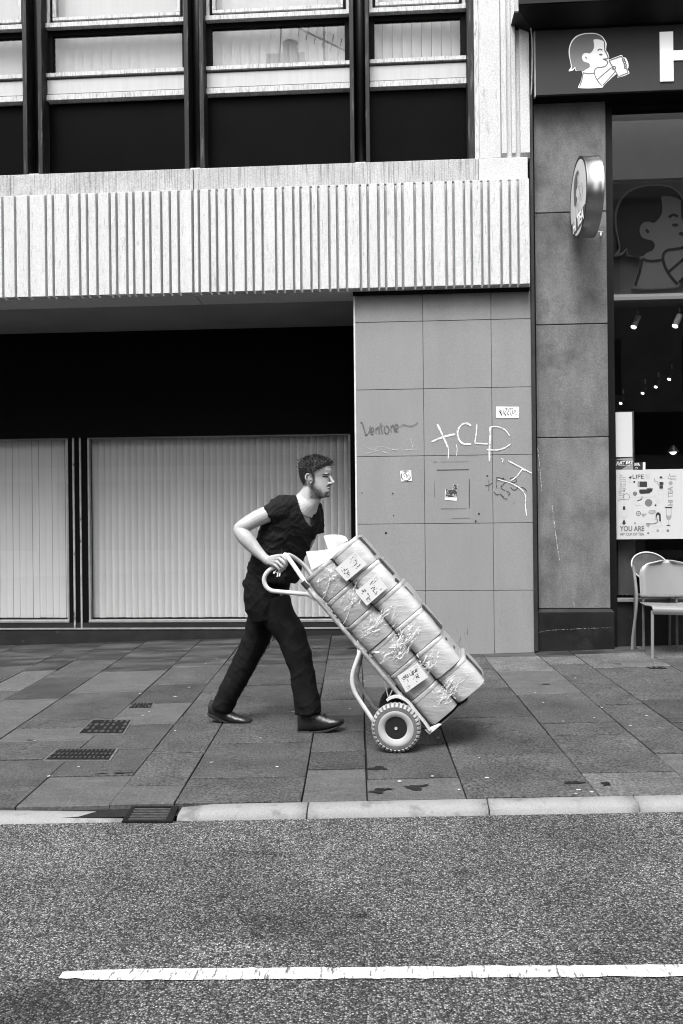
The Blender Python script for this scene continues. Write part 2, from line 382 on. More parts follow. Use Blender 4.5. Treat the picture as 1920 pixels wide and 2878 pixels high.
# gully grate in the kerb line
gq = [(343, 2309), (484, 2309), (502, 2266), (371, 2266)]
gl = empty('gully_grate', G(420, 2290), 'slotted iron drain grate set into the kerb', 'drain grate')
c0, c1, c2, c3 = [G(p[0], p[1], o_) for p, o_ in zip(gq, (-.028, -.028, -.005, -.005))]
def bil(u, v, off): return (c0 * (1 - u) + c1 * u) * (1 - v) + (c3 * (1 - u) + c2 * u) * v + Vector((0, 0, off))
b = B(); b.poly([bil(0, 0, -.017), bil(1, 0, -.017), bil(1, 1, -.017), bil(0, 1, -.017)]); b.done('pit', pit, gl)
def bar(u0, u1, v0, v1, z0, z1): return B().hexa([bil(u0, v0, z0), bil(u1, v0, z0), bil(u1, v1, z0), bil(u0, v1, z0)], [bil(u0, v0, z1), bil(u1, v0, z1), bil(u1, v1, z1), bil(u0, v1, z1)])
for u0, u1, v0, v1 in ((0, .09, 0, 1), (.86, 1, 0, 1), (.09, .86, 0, .06), (.09, .86, .93, 1)): bar(u0, u1, v0, v1, -.016, .002).done('frame_bar', iron, gl)
for k in range(5):
    v = .13 + k * .165; bar(.092, .858, v, v + .075, -.014, .001).done('grate_bar', iron2, gl)
# inspection covers
def cover(name, label, quad, rows, cols, style):
    c = empty(name, G(sum(q[0] for q in quad) / 4, sum(q[1] for q in quad) / 4), label, 'manhole cover' if style != 'box' else 'access cover')
    global c0, c1, c2, c3
    c0, c1, c2, c3 = gplate(quad, 0)
    bar(-.04, 1.04, -.06, 1.06, -.01, .0035).done('frame', M('cover_frame', .09, .7, var=.5, scale=30, speck=.4), c)
    bar(0, 1, 0, 1, .0037, .006).done('plate', iron, c)
    b = B()
    for i in range(rows):
        for j in range(cols):
            u = (j + .5) / cols; v = (i + .5) / rows; du, dv = .3 / cols, .28 / rows
            if style == 'letters':
                du *= random.uniform(.3, 1.1); 
                if random.random() < .25: continue
                k = [(u - du, v - dv), (u + du, v - dv), (u + du, v + dv), (u - du, v + dv)]
            else:
                s = 1 if (i + j) % 2 else -1; k = [(u - du, v - dv * .3 * s), (u, v - dv), (u + du, v + dv * .3 * s), (u, v + dv)]
            b.hexa([bil(x, y, .006) for x, y in k], [bil(x, y, .009) for x, y in k])
    b.done('tread_studs', iron2, c)['kind'] = 'stuff'
    return c
cover('inspection_cover', 'square dark iron cover with raised lettering in pale slabs', [(222, 2063), (345, 2063), (368, 2025), (262, 2026)], 4, 7, 'letters')
cover('tread_cover', 'long dark tread-plate cover nearest the gully', [(128, 2137), (305, 2137), (326, 2107), (165, 2107)], 3, 14, 'tread')
cover('stopcock_cover', 'small worn iron cover behind the two larger covers', [(362, 1991), (422, 1991), (430, 1978), (374, 1978)], 2, 6, 'letters')
cover('access_box', 'small black rectangular cover in front of the chair', [(1828, 1882), (1876, 1882), (1866, 1875), (1815, 1876)], 1, 3, 'box')
# spills and chewing-gum marks on the flags
spill = M('spill_stain', .006, .5, spec=.3)
def blotch(pxy, rx, ry, seed, ragged=.5):
    c = G(*pxy); b = B(); n = 26; pts = []
    for k in range(n):
        a = 2 * math.pi * k / n; r = 1 + ragged * mnoise.noise((math.cos(a) * 1.7 + seed, math.sin(a) * 1.7, seed)) + .35 * ragged * mnoise.noise((math.cos(a) * 6, math.sin(a) * 6 + seed, 0))
        x = c.x + math.cos(a) * rx * r; y = c.y + math.sin(a) * ry * r; pts.append((x, y, gz(x, y) + .0035))
    b.poly(pts); return b
for i, (p, rx, ry) in enumerate([((1065, 2160), .055, .022), ((1165, 2213), .05, .03), ((1060, 2226), .03, .018), ((1085, 2219), .035, .012), ((1612, 2201), .04, .016), ((1703, 2203), .022, .022), ((990, 1822), .05, .03), ((340, 2174), .035, .01), ((285, 2176), .035, .007), ((85, 2081), .025, .006), ((895, 1822), .07, .025), ((1737, 1867), .03, .014), ((1535, 1924), .03, .012), ((905, 1935), .02, .01)]):
    blotch(p, rx, ry, i * 3.1, 1.1).done('spill_stain', spill, pavement)
gum = M('pale_gum', .42, .7, var=.2)
rnd = random.Random(3)
for i in range(46):
    p = (rnd.uniform(60, 1880), rnd.uniform(1840, 2235)); blotch(p, rnd.uniform(.004, .012), rnd.uniform(.004, .008), i * 1.7, .4).done('gum_spot', gum, pavement)

# ------------------------------------------------------------------ office building with fluted concrete band
conc = M('pale_concrete', .48, .85, var=.07, scale=3, speck=.16, speck_scale=80, bump=.7, bscale=170, v2=.28, thr=.68, soft=.1, pscale=10, pstretch=(3, 3, .6))
conc_rib = M('fluted_concrete', .53, .85, var=.08, scale=5, stretch=(2, 1, .35), speck=.12, speck_scale=80, bump=.8, bscale=190, v2=.24, thr=.64, soft=.08, pscale=24, pstretch=(4, 2, .45))
conc_str = M('streaked_concrete', .36, .9, v2=.1, thr=.6, soft=.12, pscale=13, pstretch=(6, 1, .18), var=.15, scale=4, speck=.22, speck_scale=80, bump=.5, bscale=120)
black = M('black_paint', .004, .5, var=.3, scale=6, spec=.15)
blackm = M('black_matt', .002, .8, spec=.1)
bronze = M('dark_bronze', .01, .6, var=.5, scale=8, stretch=(3, 3, .5), spec=.2, v2=.07, thr=.62, soft=.08, pscale=9, pstretch=(5, 5, .4))
alu = M('weathered_aluminium', .5, .5, var=.25, scale=20, stretch=(4, 1, .5), metal=.3, v2=.16, thr=.6, soft=.09, pscale=22, pstretch=(3, 1, .6))
alu2 = M('window_trim', .42, .6, var=.2, scale=12, stretch=(4, 1, .6), v2=.15, thr=.58, soft=.1, pscale=30, pstretch=(3, 1, .5))
office = empty('office_building', (0, 7.6, 0), 'concrete office building with fluted band and dark recessed shopfront', 'building')
YR, YG = 7.115, 7.18                              # rib fronts, groove faces
XR = P(1492, 640, YR).x; XL = -9.0; seam = P(541, 680, YR).x
zb = P(1493, 806, YG).z; zt = P(1492, 497, YR).z
grv = [68, 127, 203, 235, 300, 352, 385, 428, 485, 515, 560, 590, 633, 663, 712, 750, 788, 850, 878, 925, 957, 998, 1028, 1082, 1117, 1158, 1217, 1250, 1295, 1327, 1372, 1405, 1452]
gx = [P(g / 1.568, 680, YR).x for g in grv] + [P(920 + g / 1.568, 680, YR).x for g in (10, 45, 85, 147, 180, 227, 258, 303, 333, 387, 425, 463, 525, 558, 605, 637, 683, 713, 768, 806, 843)]
gx = sorted(gx); x = gx[0]; left = []
while x > XL + .1:
    x -= random.choice((.068, .09, .112)); left.append(x)
gx = left[::-1] + gx
panels = []
for x0, x1 in ((XL, seam - .004), (seam + .004, XR)):
    panels.append((x0, x1, box('fluted_panel', conc, office, x0, x1, YG, 7.5, zb, zt - .004, .003)))
edges = [XL] + gx + [XR]
for a, c in zip(edges[:-1], edges[1:]):
    p = panels[0] if (a + c) / 2 < seam else panels[1]
    a = max(a + .0095, p[0]); c = min(c - .0095, p[1])
    if a == XL + .0095: a = XL
    if c - a < .012: continue
    e = .005; zq = zb + .010
    f1 = [(a - .003, YG, zb + .008), (c + .003, YG, zb + .008), (c - e * .3, YR, zq), (a + e * .3, YR, zq)]
    f2 = [(a - .003, YG, zt - .003), (c + .003, YG, zt - .003), (c - e * .3, YR, zt - .012), (a + e * .3, YR, zt - .012)]
    B().hexa(f1, f2).bevel(.002).done('rib', conc_rib, p[2])
# stained ledge above the ribs
zl0, zl1 = zt + .002, P(1349, 449, 7.2).z
ledge = box('stained_ledge', conc_str, office, XL, seam - .003, 7.17, 7.6, zl0, zl1, .004)
box('stained_ledge', conc_str, office, seam + .003, P(1345, 480, 7.17).x, 7.17, 7.6, zl0, zl1, .004)
box('stained_ledge', conc, office, P(1346, 480, 7.17).x, XR - .01, 7.172, 7.6, zl0, zl1 - .002, .004)
# pale pier to the right of the windows
ZTOP = 7.6; zp = zl1 + .012
pxs = P(1347, 300, 7.2).x
box('concrete_pier', conc, office, pxs, P(1407, 300, 7.2).x, 7.19, 7.6, zl1 + .004, ZTOP, .006)
box('concrete_pier', conc, office, P(1407.6, 300, 7.2).x, P(1489, 300, 7.2).x, 7.215, 7.6, zl1 + .004, ZTOP, .004)
for a, c in ((1408.5, 1424), (1437, 1450), (1461, 1489)):
    a, c = P(a, 300, 7.185).x, P(c, 300, 7.185).x
    B().hexa([(a, 7.214, zp), (c, 7.214, zp), (c - .003, 7.18, zp + .028), (a + .003, 7.18, zp + .028)], [(a, 7.214, ZTOP), (c, 7.214, ZTOP), (c - .003, 7.18, ZTOP), (a + .003, 7.18, ZTOP)]).done('rib', conc, office)
# upper windows
YWN = 7.36
def zu(y, Y=YWN): return P(600, y, Y).z
zsill = zl1
flg = [(66.5, 79), (109, 121), (520, 533), (563.5, 576), (985.5, 997.5), (1029.5, 1041), (1317, 1335)]
fl_x = [(P(a, 480, 7.22).x, P(c, 480, 7.22).x) for a, c in flg]
for a, c in fl_x: box('mullion_flange', bronze, office, a, c, 7.215, 7.40, zsill + .003, ZTOP, .003)
bays = [(fl_x[0][0] - 1.12, fl_x[0][0], 0), (fl_x[1][1], fl_x[2][0], 1), (fl_x[3][1], fl_x[4][0], 2), (fl_x[5][1], fl_x[6][0], 3)]
box('jamb_strip', alu2, office, fl_x[6][1] + .001, pxs - .001, 7.2, 7.4, zsill + .004, ZTOP, .002)
box('wall_core', blackm, office, XL, XR, 7.62, 8.3, zb + .03, ZTOP)
for a, c in ((fl_x[0][1], fl_x[1][0]), (fl_x[2][1], fl_x[3][0]), (fl_x[4][1], fl_x[5][0])):
    B().tube([((a + c) / 2, 7.375, zsill + .004), ((a + c) / 2, 7.375, ZTOP)], (c - a) / 2 - .002, 20).done('column', M('column_dark', .008, .45, var=.3, scale=5, spec=.5), office, smooth=True)
    box('sill_piece', alu2, office, a + .004, c - .004, 7.23, 7.34, zsill + .003, zsill + .03, .002)
blind = M('upper_blind', .4, .8, var=.06, scale=5, stretch=(5, 1, .2))
paneg = glass_mat('upper_glass', 1.6, .95)
dgl = M('dark_spandrel_glass', .0015, .4, var=.4, scale=2.5, spec=.03)
for a, c, k in bays:
    w = empty if False else None
    yo = (0, 0, 0, 0)[k]
    bx = lambda n, mt, x0, x1, y0, y1, za, zbb, bv=.002: box(n, mt, win, x0, x1, y0, y1, za, zbb, bv)
    win = box('window', dgl, office, a + .002, c - .002, YWN + .01, YWN + .03, zsill + .035, zu(277), 0)     # dark panel below
    bx('sill', alu2, a + .003, c - .003, 7.26, YWN + .04, zsill + .002, zsill + .033)
    bx('trim', alu2, a + .001, c - .001, YWN - .05, YWN + .03, zu(271), zu(255.5))
    bx('spandrel_panel', M('spandrel_white', .36, .6, var=.08, scale=8, stretch=(4, 1, .3), v2=.4, thr=.72, soft=.1, pscale=14, pstretch=(4, 1, .2)), a + .001, c - .001, YWN - .03, YWN + .03, zu(251), zu(210.5))
    bx('backing', blackm, a, c, YWN + .031, YWN + .04, zu(280), zu(188))
    bx('trim', alu2, a + .001, c - .001, YWN - .05, YWN + .03, zu(205), zu(194))
    bx('pane', paneg, a + .045, c - .045, YWN + .01, YWN + .014, zu(191), zu(84), 0)
    bx('frame_jamb', blackm, a, a + .045, YWN - .01, YWN + .04, zu(193), zu(67.5)); bx('frame_jamb', blackm, c - .045, c, YWN - .01, YWN + .04, zu(193), zu(67.5))
    bx('frame_head', blackm, a + .0455, c - .0455, YWN - .01, YWN + .04, zu(83.5), zu(67.5))
    bx('trim', alu2, a + .001, c - .001, YWN - .06, YWN + .03, zu(67), zu(54))
    # opening casement above, running out of the top of the picture
    bx('casement_frame', blackm, a + .04, c - .04, YWN - .012, YWN + .02, zu(53), zu(44))  # dark bottom frame of the casement
    bx('casement_rail', alu2, a + .055, c - .055, YWN - .03, YWN + .02, zu(43), zu(34))
    bx('casement_stile', alu2, a + .055, a + .085, YWN - .03, YWN + .02, zu(33.8), ZTOP); bx('casement_stile', alu2, c - .085, c - .055, YWN - .03, YWN + .02, zu(33.8), ZTOP)
    bx('jamb_trim', alu2, a + .002, a + .03, YWN - .03, YWN + .02, zu(53), ZTOP); bx('jamb_trim', alu2, c - .03, c - .002, YWN - .03, YWN + .02, zu(53), ZTOP)
    bx('jamb_gap', blackm, a + .031, a + .054, YWN - .02, YWN + .02, zu(53), ZTOP); bx('jamb_gap', blackm, c - .054, c - .031, YWN - .02, YWN + .02, zu(53), ZTOP)
    bx('pane', paneg, a + .086, c - .086, YWN, YWN + .004, zu(33.7), ZTOP, 0)
    n = max(6, int((c - a) / .085)); st = (c - a - .06) / n
    for i in range(n):
        x0 = a + .03 + i * st; t = .012 * (1 if i % 2 else -1)
        B().hexa([(x0, YWN + .10, zu(200)), (x0 + st * .97, YWN + .12, zu(200)), (x0 + st * .97, YWN + .122, zu(200)), (x0, YWN + .102, zu(200))],
                 [(x0, YWN + .10, ZTOP), (x0 + st * .97, YWN + .12, ZTOP), (x0 + st * .97, YWN + .122, ZTOP), (x0, YWN + .102, ZTOP)]).done('blind_slat', blind, win)
# tiled return wall beside the recess
tile = M('stone_tile', .185, .7, var=.06, scale=2.2, stretch=(2.5, 1, .5), speck=.09, speck_scale=85, bump=.12, bscale=150, v2=.2, thr=.66, soft=.15, pscale=2.4, pstretch=(2.2, 1, .5))
tile_low = M('stone_tile_scuffed', .185, .7, var=.07, scale=2.2, stretch=(2.5, 1, .5), speck=.09, speck_scale=85, bump=.12, bscale=150, v2=.09, thr=.68, soft=.05, pscale=11, pstretch=(2.2, 1, .5))
YT = 7.25
tx = [P(998.5, 907, YT).x, P(1188.5, 907, YT).x, P(1380.2, 900, YT).x, P(1496, 896, YT).x]
tz = [-.05] + [P(x, y, YT).z for x, y in ((1163.7, 1660.6), (1300, 1471), (1003, 1284), (1001.5, 1096.6), (999.4, 907.2))] + [zb + .01]
tw = box('tiled_wall', M('tile_joint', .05, .9), office, tx[0] + .002, tx[3] - .002, YT + .012, YT + .3, -.08, zb + .02)
for i in range(3):
    for j in range(6):
        z0 = tz[j] + .0022; z1 = tz[j + 1] - .0022; x0 = tx[i] + .0018; x1 = tx[i + 1] - .0018
        if j == 0: z0 = gz((x0 + x1) / 2, YT) - .02
        dy = random.uniform(-.0012, .0012)
        box('stone_tile', tile_low if j == 0 else tile, tw, x0, x1, YT + dy, YT + .015, z0, z1, .0015)
box('corner_trim', M('corner_trim', .5, .6, var=.2, scale=10), office, tx[0] - .014, tx[0] + .001, YT - .002, YT + .06, -.05, zb + .012, .002)
box('return_wall', black, office, tx[0] + .001, tx[3], YT + .31, 8.56, -.1, zb + .02)
# recess: soffit, fascia, display windows
YW = 8.55
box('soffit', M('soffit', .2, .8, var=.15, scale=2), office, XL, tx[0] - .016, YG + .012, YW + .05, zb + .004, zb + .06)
box('tile_shadow_line', blackm, office, tx[0] - .015, XR, YG + .012, YT + .002, zb - .022, zb + .003)  # black strip standing in for the shadow line over the tiles
zf = P(500, 1226, YW).z
box('fascia', blackm, office, XL, tx[0] - .002, YW - .028, YW + .4, zf, zb + .0035)
def zw(y, x=600): return P(x, y, YW).z
z_gt, z_gb = zw(1228), zw(1741)
silver = M('window_silver', .32, .45, var=.2, scale=14, metal=.5)
silver2 = M('chipped_silver', .3, .55, var=.3, scale=14, v2=.05, thr=.62, soft=.04, pscale=22, pstretch=(1, 1, .3))
dwg = glass_mat('display_glass', 1.6, 1.0)
slat = M('blind_fabric', .44, .85, var=.04, scale=3, stretch=(4, 1, .3), bump=.1, bscale=300)
def xw(px, y=1500): return P(px, y, YW).x
xr = tx[0] - .004
def display(x0, x1, label):
    w = box('display_window', dwg, office, x0 + .02, x1 - .02, YW + .02, YW + .026, z_gb, z_gt)
    box('frame_head', silver, w, x0, x1, YW, YW + .05, z_gt, z_gt + .012); box('frame_sill', silver, w, x0, x1, YW - .01, YW + .05, z_gb - .028, z_gb - .001, .003)
    box('frame_jamb', silver, w, x0, x0 + .019, YW, YW + .05, z_gb, z_gt - .001); box('frame_jamb', silver, w, x1 - .019, x1, YW, YW + .05, z_gb, z_gt - .001)
    return w
wl = display(-7.2, xw(193), ''); wr = display(xw(248), xw(987), '')
box('window_post', blackm, office, xw(193.5), xw(247.5), YW + .002, YW + .3, 0, zf + .01)
box('window_post', blackm, office, xw(987.5), tx[0] - .002, YW + .002, YW + .3, 0, zf + .01)
for a, c in ((206.5, 211.5), (226, 230.5)): box('post_strip', silver2, office, xw(a), xw(c), YW - .012, YW + .001, zw(1763), zf + .012)
box('stallriser', M('stallriser', .012, .6, var=.5, scale=8, v2=.05, thr=.7, soft=.05, pscale=9), office, XL, tx[0] - .002, YW - .004, YW + .3, -.3, z_gb - .029)
box('riser_trim', silver, office, XL, tx[0] - .002, YW - .014, YW - .005, zw(1768), zw(1763.5), .001)
box('room_back', M('room_back', .05, .9), office, XL, tx[0], YW + 1.3, YW + 1.35, -.3, zf + .3)
def blinds(x0, x1, label, shift):
    v = empty('vertical_blind', ((x0 + x1) / 2, YW + .1, z_gb), label, 'blind')
    st = .0685; n = int((x1 - x0) / st); st = (x1 - x0) / n
    box('head_rail', silver, v, x0, x1, YW + .09, YW + .13, z_gt + .003, z_gt + .03)
    b = B(); K = 6; dp = .004 if shift else .011; rows = []
    for zz in (z_gb + .012, z_gt + .002):
        rows.append([b.bm.verts.new((x0 + .0012 + (st - .0024) * k / K, YW + .1 - dp * math.sin(math.pi * (k / K) ** .7) + (0 if shift else .012 * k / K), zz)) for k in range(K + 1)])
    for k in range(K): b.bm.faces.new([rows[0][k], rows[0][k + 1], rows[1][k + 1], rows[1][k]])
    s0 = b.done('blind_slat', slat, v, smooth=True, recalc=False)
    for i in range(1, n):
        c = s0.copy(); COL.objects.link(c); c.location = (i * st, random.uniform(-.003, .003), 0); c.rotation_euler = (0, random.uniform(-.0006, .0006), 0)
    return v
blinds(-5.6, xw(193), 'closed vertical blind in the narrow left display window', True)
blinds(xw(250), xw(986), 'closed vertical blind behind the walking man', False)
# ------------------------------------------------------------------ graffiti and stickers on the tiled wall
YS = YT - .004
def wp(px, py, Y=YS): return P(px, py, Y)
def zoomer(ox, oy, s): return lambda x, y, Y=YS: P(ox + x / s, oy + y / s, Y)
chalk = M('white_spray', .6, .9, alpha_noise=(40, .25, .5, (1, 1, 1)))
ink = M('black_marker', .012, .6, alpha_noise=(50, .2, .4, (1, 1, 1)))
inkg = M('grey_marker', .09, .6, alpha_noise=(25, .25, .5, (1, 1, 1)))
ghost = M('ghost_marker', .46, .8, alpha_noise=(30, .4, .7, (1, 1, 1)))
NW = Vector((0, -1, 0))
def strokes(name, mat, zf_, lst, w, parent, label=None, Y=YS, sp=True):
    rw = random.Random(len(lst) * 7)
    split = name in ('graffiti', 'chalk_scratch', 'paste_mark')
    b = B()
    for k, s in enumerate(lst):
        wd = w; pts = s
        if isinstance(s, tuple): pts, wd = s
        p3 = [zf_(x, y, Y - .0002 * k) for x, y in pts]
        if sp and len(p3) > 2: p3 = spline(p3, 6)
        ribbon(b, p3, [wd * .82 * rw.uniform(.7, 1.2) * (1 if 0 < i < len(p3) - 1 else .6) for i in range(len(p3))], NW)
        if split:
            o = b.done(name, mat, parent, recalc=False); b = B()
            if label: o['label'] = label
    if split: b.bm.free(); return None
    o = b.done(name, mat, parent, recalc=False)
    if len(lst) > 1: o['kind'] = 'stuff'
    if label: o['label'] = label
    return o
z5 = zoomer(980, 780, 2.177)
strokes('graffiti', chalk, z5, [[(542, 895), (575, 965), (610, 1045)], [(508, 1005), (580, 975), (652, 958)], ([(612, 1045), (611, 1080), (608, 1112)], .008), [(748, 908), (728, 893), (692, 900), (668, 940), (675, 990), (705, 1018), (750, 1018)],
    ([(785, 895), (780, 960), (772, 1012)], .012), ([(772, 1014), (815, 1016), (852, 1018)], .014), [(867, 912), (866, 980), (862, 1050), (862, 1125)], ([(866, 915), (905, 912), (955, 930), (985, 968)], .012), ([(990, 1018), (955, 1042), (905, 1055), (845, 1052)], .014), ([(658, 1020), (664, 1050), (660, 1090)], .007),
    ([(932, 1108), (945, 1112), (940, 1132)], .008), ([(975, 1120), (1050, 1160), (1122, 1198)], .013), ([(1062, 1172), (1030, 1215), (990, 1245)], .012), ([(1062, 1172), (1082, 1185)], .01), ([(915, 1235), (985, 1255), (1050, 1290), (1082, 1335), (1082, 1400), (1090, 1458)], .011)], .019, tw, 'white spray-painted letters dripping down the tiles')
strokes('graffiti', inkg, z5, [([(72, 890), (82, 888), (95, 930), (105, 965)], .014), ([(105, 965), (125, 945), (132, 905)], .011), [(135, 945), (152, 938), (150, 918), (138, 925), (137, 955), (152, 957)], [(165, 920), (168, 955)], [(166, 930), (182, 915), (188, 955)], [(196, 888), (200, 930), (207, 955)], [(185, 912), (215, 905)],
    [(222, 908), (218, 940), (238, 952), (246, 920), (228, 905)], [(256, 905), (260, 945)], [(258, 915), (274, 902), (280, 942)], [(286, 925), (302, 915), (298, 898), (284, 905), (285, 935), (304, 938)], ([(312, 912), (335, 900), (372, 908), (405, 900), (422, 884)], .008)], .011, tw, 'grey marker tag on the leftmost tile column')
strokes('graffiti', ghost, z5, [[(92, 985), (100, 1030), (150, 1055), (200, 1030), (260, 1060)], [(230, 1040), (300, 1055), (430, 1050)], [(370, 965), (385, 1010), (400, 1060)], [(80, 1085), (180, 1060), (260, 1085)]], .008, tw)
z8 = zoomer(1340, 1300, 4.2)
strokes('graffiti', ink, z8, [[(238, 170), (228, 240), (240, 305)], [(238, 170), (290, 185), (322, 182), (285, 205), (245, 215)], [(300, 200), (345, 205), (330, 240), (285, 295), (335, 330)], [(390, 190), (440, 178), (470, 212), (445, 235), (400, 225)], [(400, 290), (440, 325), (478, 305), (478, 265), (455, 260)], [(515, 292), (560, 300), (592, 340)],
    [(143, 205), (143, 335)], [(95, 275), (150, 262), (190, 235)], [(200, 340), (235, 380), (275, 372), (320, 410)], [(290, 375), (320, 420), (365, 430)], [(425, 485), (458, 458)], [(345, 330), (390, 360), (372, 385)]], .0055, tw, 'thin black scribbled tag under the white paint')
# scuffed outline left where a small box was fixed
strokes('paste_mark', ink, z5, [([(540, 1178), (735, 1174)], .009), ([(520, 1130), (540, 1126)], .007), ([(560, 1128), (735, 1126)], .003), ([(740, 1232), (738, 1330), (740, 1412)], .008), ([(527, 1240), (525, 1345)], .004), ([(565, 1415), (720, 1413)], .005), ([(630, 1473), (742, 1472)], .006), ([(720, 1088), (790, 1086)], .006)], .006, tw, 'dark scuffed outline of a removed box', sp=False)
dots = B()
for x, y, r in ((82, 1318, .005), (270, 1320, .006), (274, 1455, .005), (797, 1445, .008), (777, 1491, .008), (848, 1213, .007), (228, 1562, .009)):
    c = z5(x, y); dots.lathe([(r, 0), (r * .8, .0015)], c, (0, -1, 0), 8)
dots.done('fixing_hole', ink, tw)['kind'] = 'stuff'
paper_w = M('sticker_paper', .6, .6, var=.04, scale=20)
def sticker(name, label, corners, zf_, art):
    st = empty(name, zf_(*corners[0]), label, 'sticker')
    b = B(); b.prism([zf_(x, y, YS) for x, y in corners], (0, .0012, 0)); b.done('paper', paper_w, st)
    art(st); return st
def arc(cx, cy, r, a0, a1, n=16, k=1.0): return [(cx + r * math.cos(a0 + (a1 - a0) * i / n), cy + k * r * math.sin(a0 + (a1 - a0) * i / n)) for i in range(n + 1)]
inks = M('sticker_ink', .015, .6)
z4 = zoomer(1340, 780, 4.7)
def art1(st):
    strokes('lettering', inks, z4, [[(300, 1745), (320, 1760), (325, 1815)], [(325, 1745), (340, 1785)], [(345, 1735), (358, 1775), (350, 1800)], [(370, 1740), (395, 1725), (385, 1765), (365, 1795), (390, 1810)], [(405, 1730), (420, 1755), (405, 1795), (420, 1810)], [(430, 1735), (445, 1725), (440, 1775), (455, 1800)], [(455, 1725), (480, 1735), (470, 1785), (490, 1795)], [(490, 1760), (515, 1758), (495, 1785)],
            ([(300, 1760), (318, 1790), (330, 1820)], .012), ([(368, 1810), (390, 1825)], .01), ([(410, 1800), (425, 1815)], .01), ([(445, 1805), (462, 1820)], .01), [(270, 1830), (300, 1825)], [(490, 1815), (540, 1808)]], .0045, st, Y=YS - .001)
sticker('bubble_letter_sticker', 'white rectangular sticker with black bubble lettering', [(254, 1704), (560, 1706), (559, 1854), (256, 1852)], z4, art1)
z7 = zoomer(960, 1300, 4.2)
def art2(st):
    strokes('ring_print', inks, z7, [(arc(762, 156, 56, 2.2, 3.6), .008), (arc(762, 156, 56, 4.2, 5.0), .008), (arc(762, 156, 56, .2, 1.9), .006), (arc(762, 156, 59, 0, 6.28, 30), .002), (arc(758, 140, 24, 2, 5.2), .004), ([(745, 125), (770, 150), (770, 185)], .006), ([(790, 145), (775, 165)], .006), ([(735, 150), (742, 165)], .004), (arc(760, 160, 40, 5.4, 7.2), .003)], .005, st, Y=YS - .001)
sticker('round_print_sticker', 'small white square sticker with a black ring print', [(690, 98), (822, 92), (832, 215), (704, 224)], z7, art2)
def art3(st):
    b = B(); b.prism([z5(x, y, YS - .0006) for x, y in ((594, 1296), (638, 1300), (642, 1265), (666, 1266), (662, 1345), (592, 1345))], (0, .0005, 0)); b.done('photo_print', M('sticker_photo', .03, .6, v2=.3, thr=.55, soft=.05, pscale=60), st)
sticker('torn_photo_sticker', 'torn dark photo sticker in the middle of the scuffed outline', [(590, 1296), (637, 1299), (640, 1264), (667, 1265), (661, 1366), (588, 1360)], z5, art3)

# ------------------------------------------------------------------ tea shop: stone pillar, sign, window
stone = M('pillar_stone', .12, .85, var=.34, scale=3.2, stretch=(1.6, 1, .6), speck=.22, speck_scale=85, bump=.35, bscale=110, v2=.06, thr=.62, soft=.13, pscale=3.3)
plin = M('plinth_granite', .009, .55, var=.5, scale=4, speck=.3, speck_scale=90, spec=.15, v2=.022, thr=.6, soft=.1, pscale=5)
shop = empty('tea_shop', (2.2, 7.5, .1), 'tea shop with dark stone pillar, black window frame and fascia', 'shop')
YP = 7.31
px0, px1 = P(1506, 1400, YP).x, P(1713, 1400, YP).x
zj = [P(1600, y, YP).z for y in (1711, 1229.5, 911.5, 596.5, 150)]
pil = box('pillar', blackm, shop, px0 + .01, px1 - .01, YP + .012, YP + .5, -.1, zj[-1])
for a, c in zip(zj[:-1], zj[1:]): box('stone_block', stone, pil, px0, px1, YP, YP + .1, a + .0035, c - .0035, .004)
ql0, ql1 = P(1499, 1780, 7.275).x, P(1727, 1780, 7.275).x
zq1 = P(1600, 1711, 7.275).z; zg = .05
b = B(); pr = lambda e, z: [(ql0 + e, 7.275 + e, z), (ql1 - e, 7.275 + e, z), (ql1 - e, 7.6, z), (ql0 + e, 7.6, z)]
b.loft([pr(0, zg), pr(0, zq1 - .03), pr(.02, zq1 - .004)]).done('plinth', plin, pil)
strokes('plinth_scrape', M('scrape', .2, .8, alpha_noise=(60, .45, .6, (1, 1, 1))), zoomer(1480, 1560, 3.564), [[(95, 785), (200, 758), (400, 745), (600, 735), (840, 728)]], .005, pil, Y=7.272)
strokes('chalk_scratch', M('scratch', .55, .8, alpha_noise=(50, .4, .6, (1, 1, 1))), zoomer(1420, 800, 2.138), [[(282, 1325), (295, 1430), (312, 1560), (327, 1660)], [(195, 980), (205, 1060), (220, 1240)], [(405, 1875), (418, 1940)], [(188, 1050), (200, 1120)]], .006, pil, Y=YP - .002)
box('gap_filler', blackm, shop, tx[3] + .003, px0 + .012, YT + .03, YT + .4, -.1, 7.4)
box('downpipe', M('gap_pipe', .02, .5, var=.5, scale=5), shop, XR + .012, px0 - .006, 7.22, 7.26, P(1500, 1830, 7.25).z, 7.4, .004)
# fascia sign
YSG = 7.15
sgn = M('sign_face', .03, .5, var=.06, scale=2, spec=.15)
s0, s1 = P(1506, 170, YSG), P(1920, 170, YSG)
sz1, sz0 = P(1506, 86, YSG).z, P(1506, 268, YSG).z
SXE = 5.2
sign = empty('fascia_sign', (s0.x, YSG, sz0), 'dark fascia sign with white girl-drinking emblem and letters', 'sign')
box('panel', sgn, sign, s0.x, SXE, YSG, YSG + .03, sz0, sz1, .002)
box('casing', blackm, sign, s0.x + .004, SXE, YSG + .031, YP + .2, sz0 + .002, sz1 - .002)
box('edge_strip', M('edge_strip', .25, .5, var=.4, scale=8), sign, s0.x - .012, s0.x - .001, YSG + .002, YSG + .04, sz0 - .01, sz1, .001)
B().tube(spline([P(1483, 50, 7.1), P(1492, 80, 7.12), P(1496, 130, 7.14), P(1495, 220, 7.15), P(1493, 268, 7.16)], 6), .006, 8).done('cable', M('cable_pale', .25, .5, var=.5, scale=20), sign, smooth=True)
b = B(); zc0, zc1 = sz1 + .003, P(1480, 24, 6.95).z
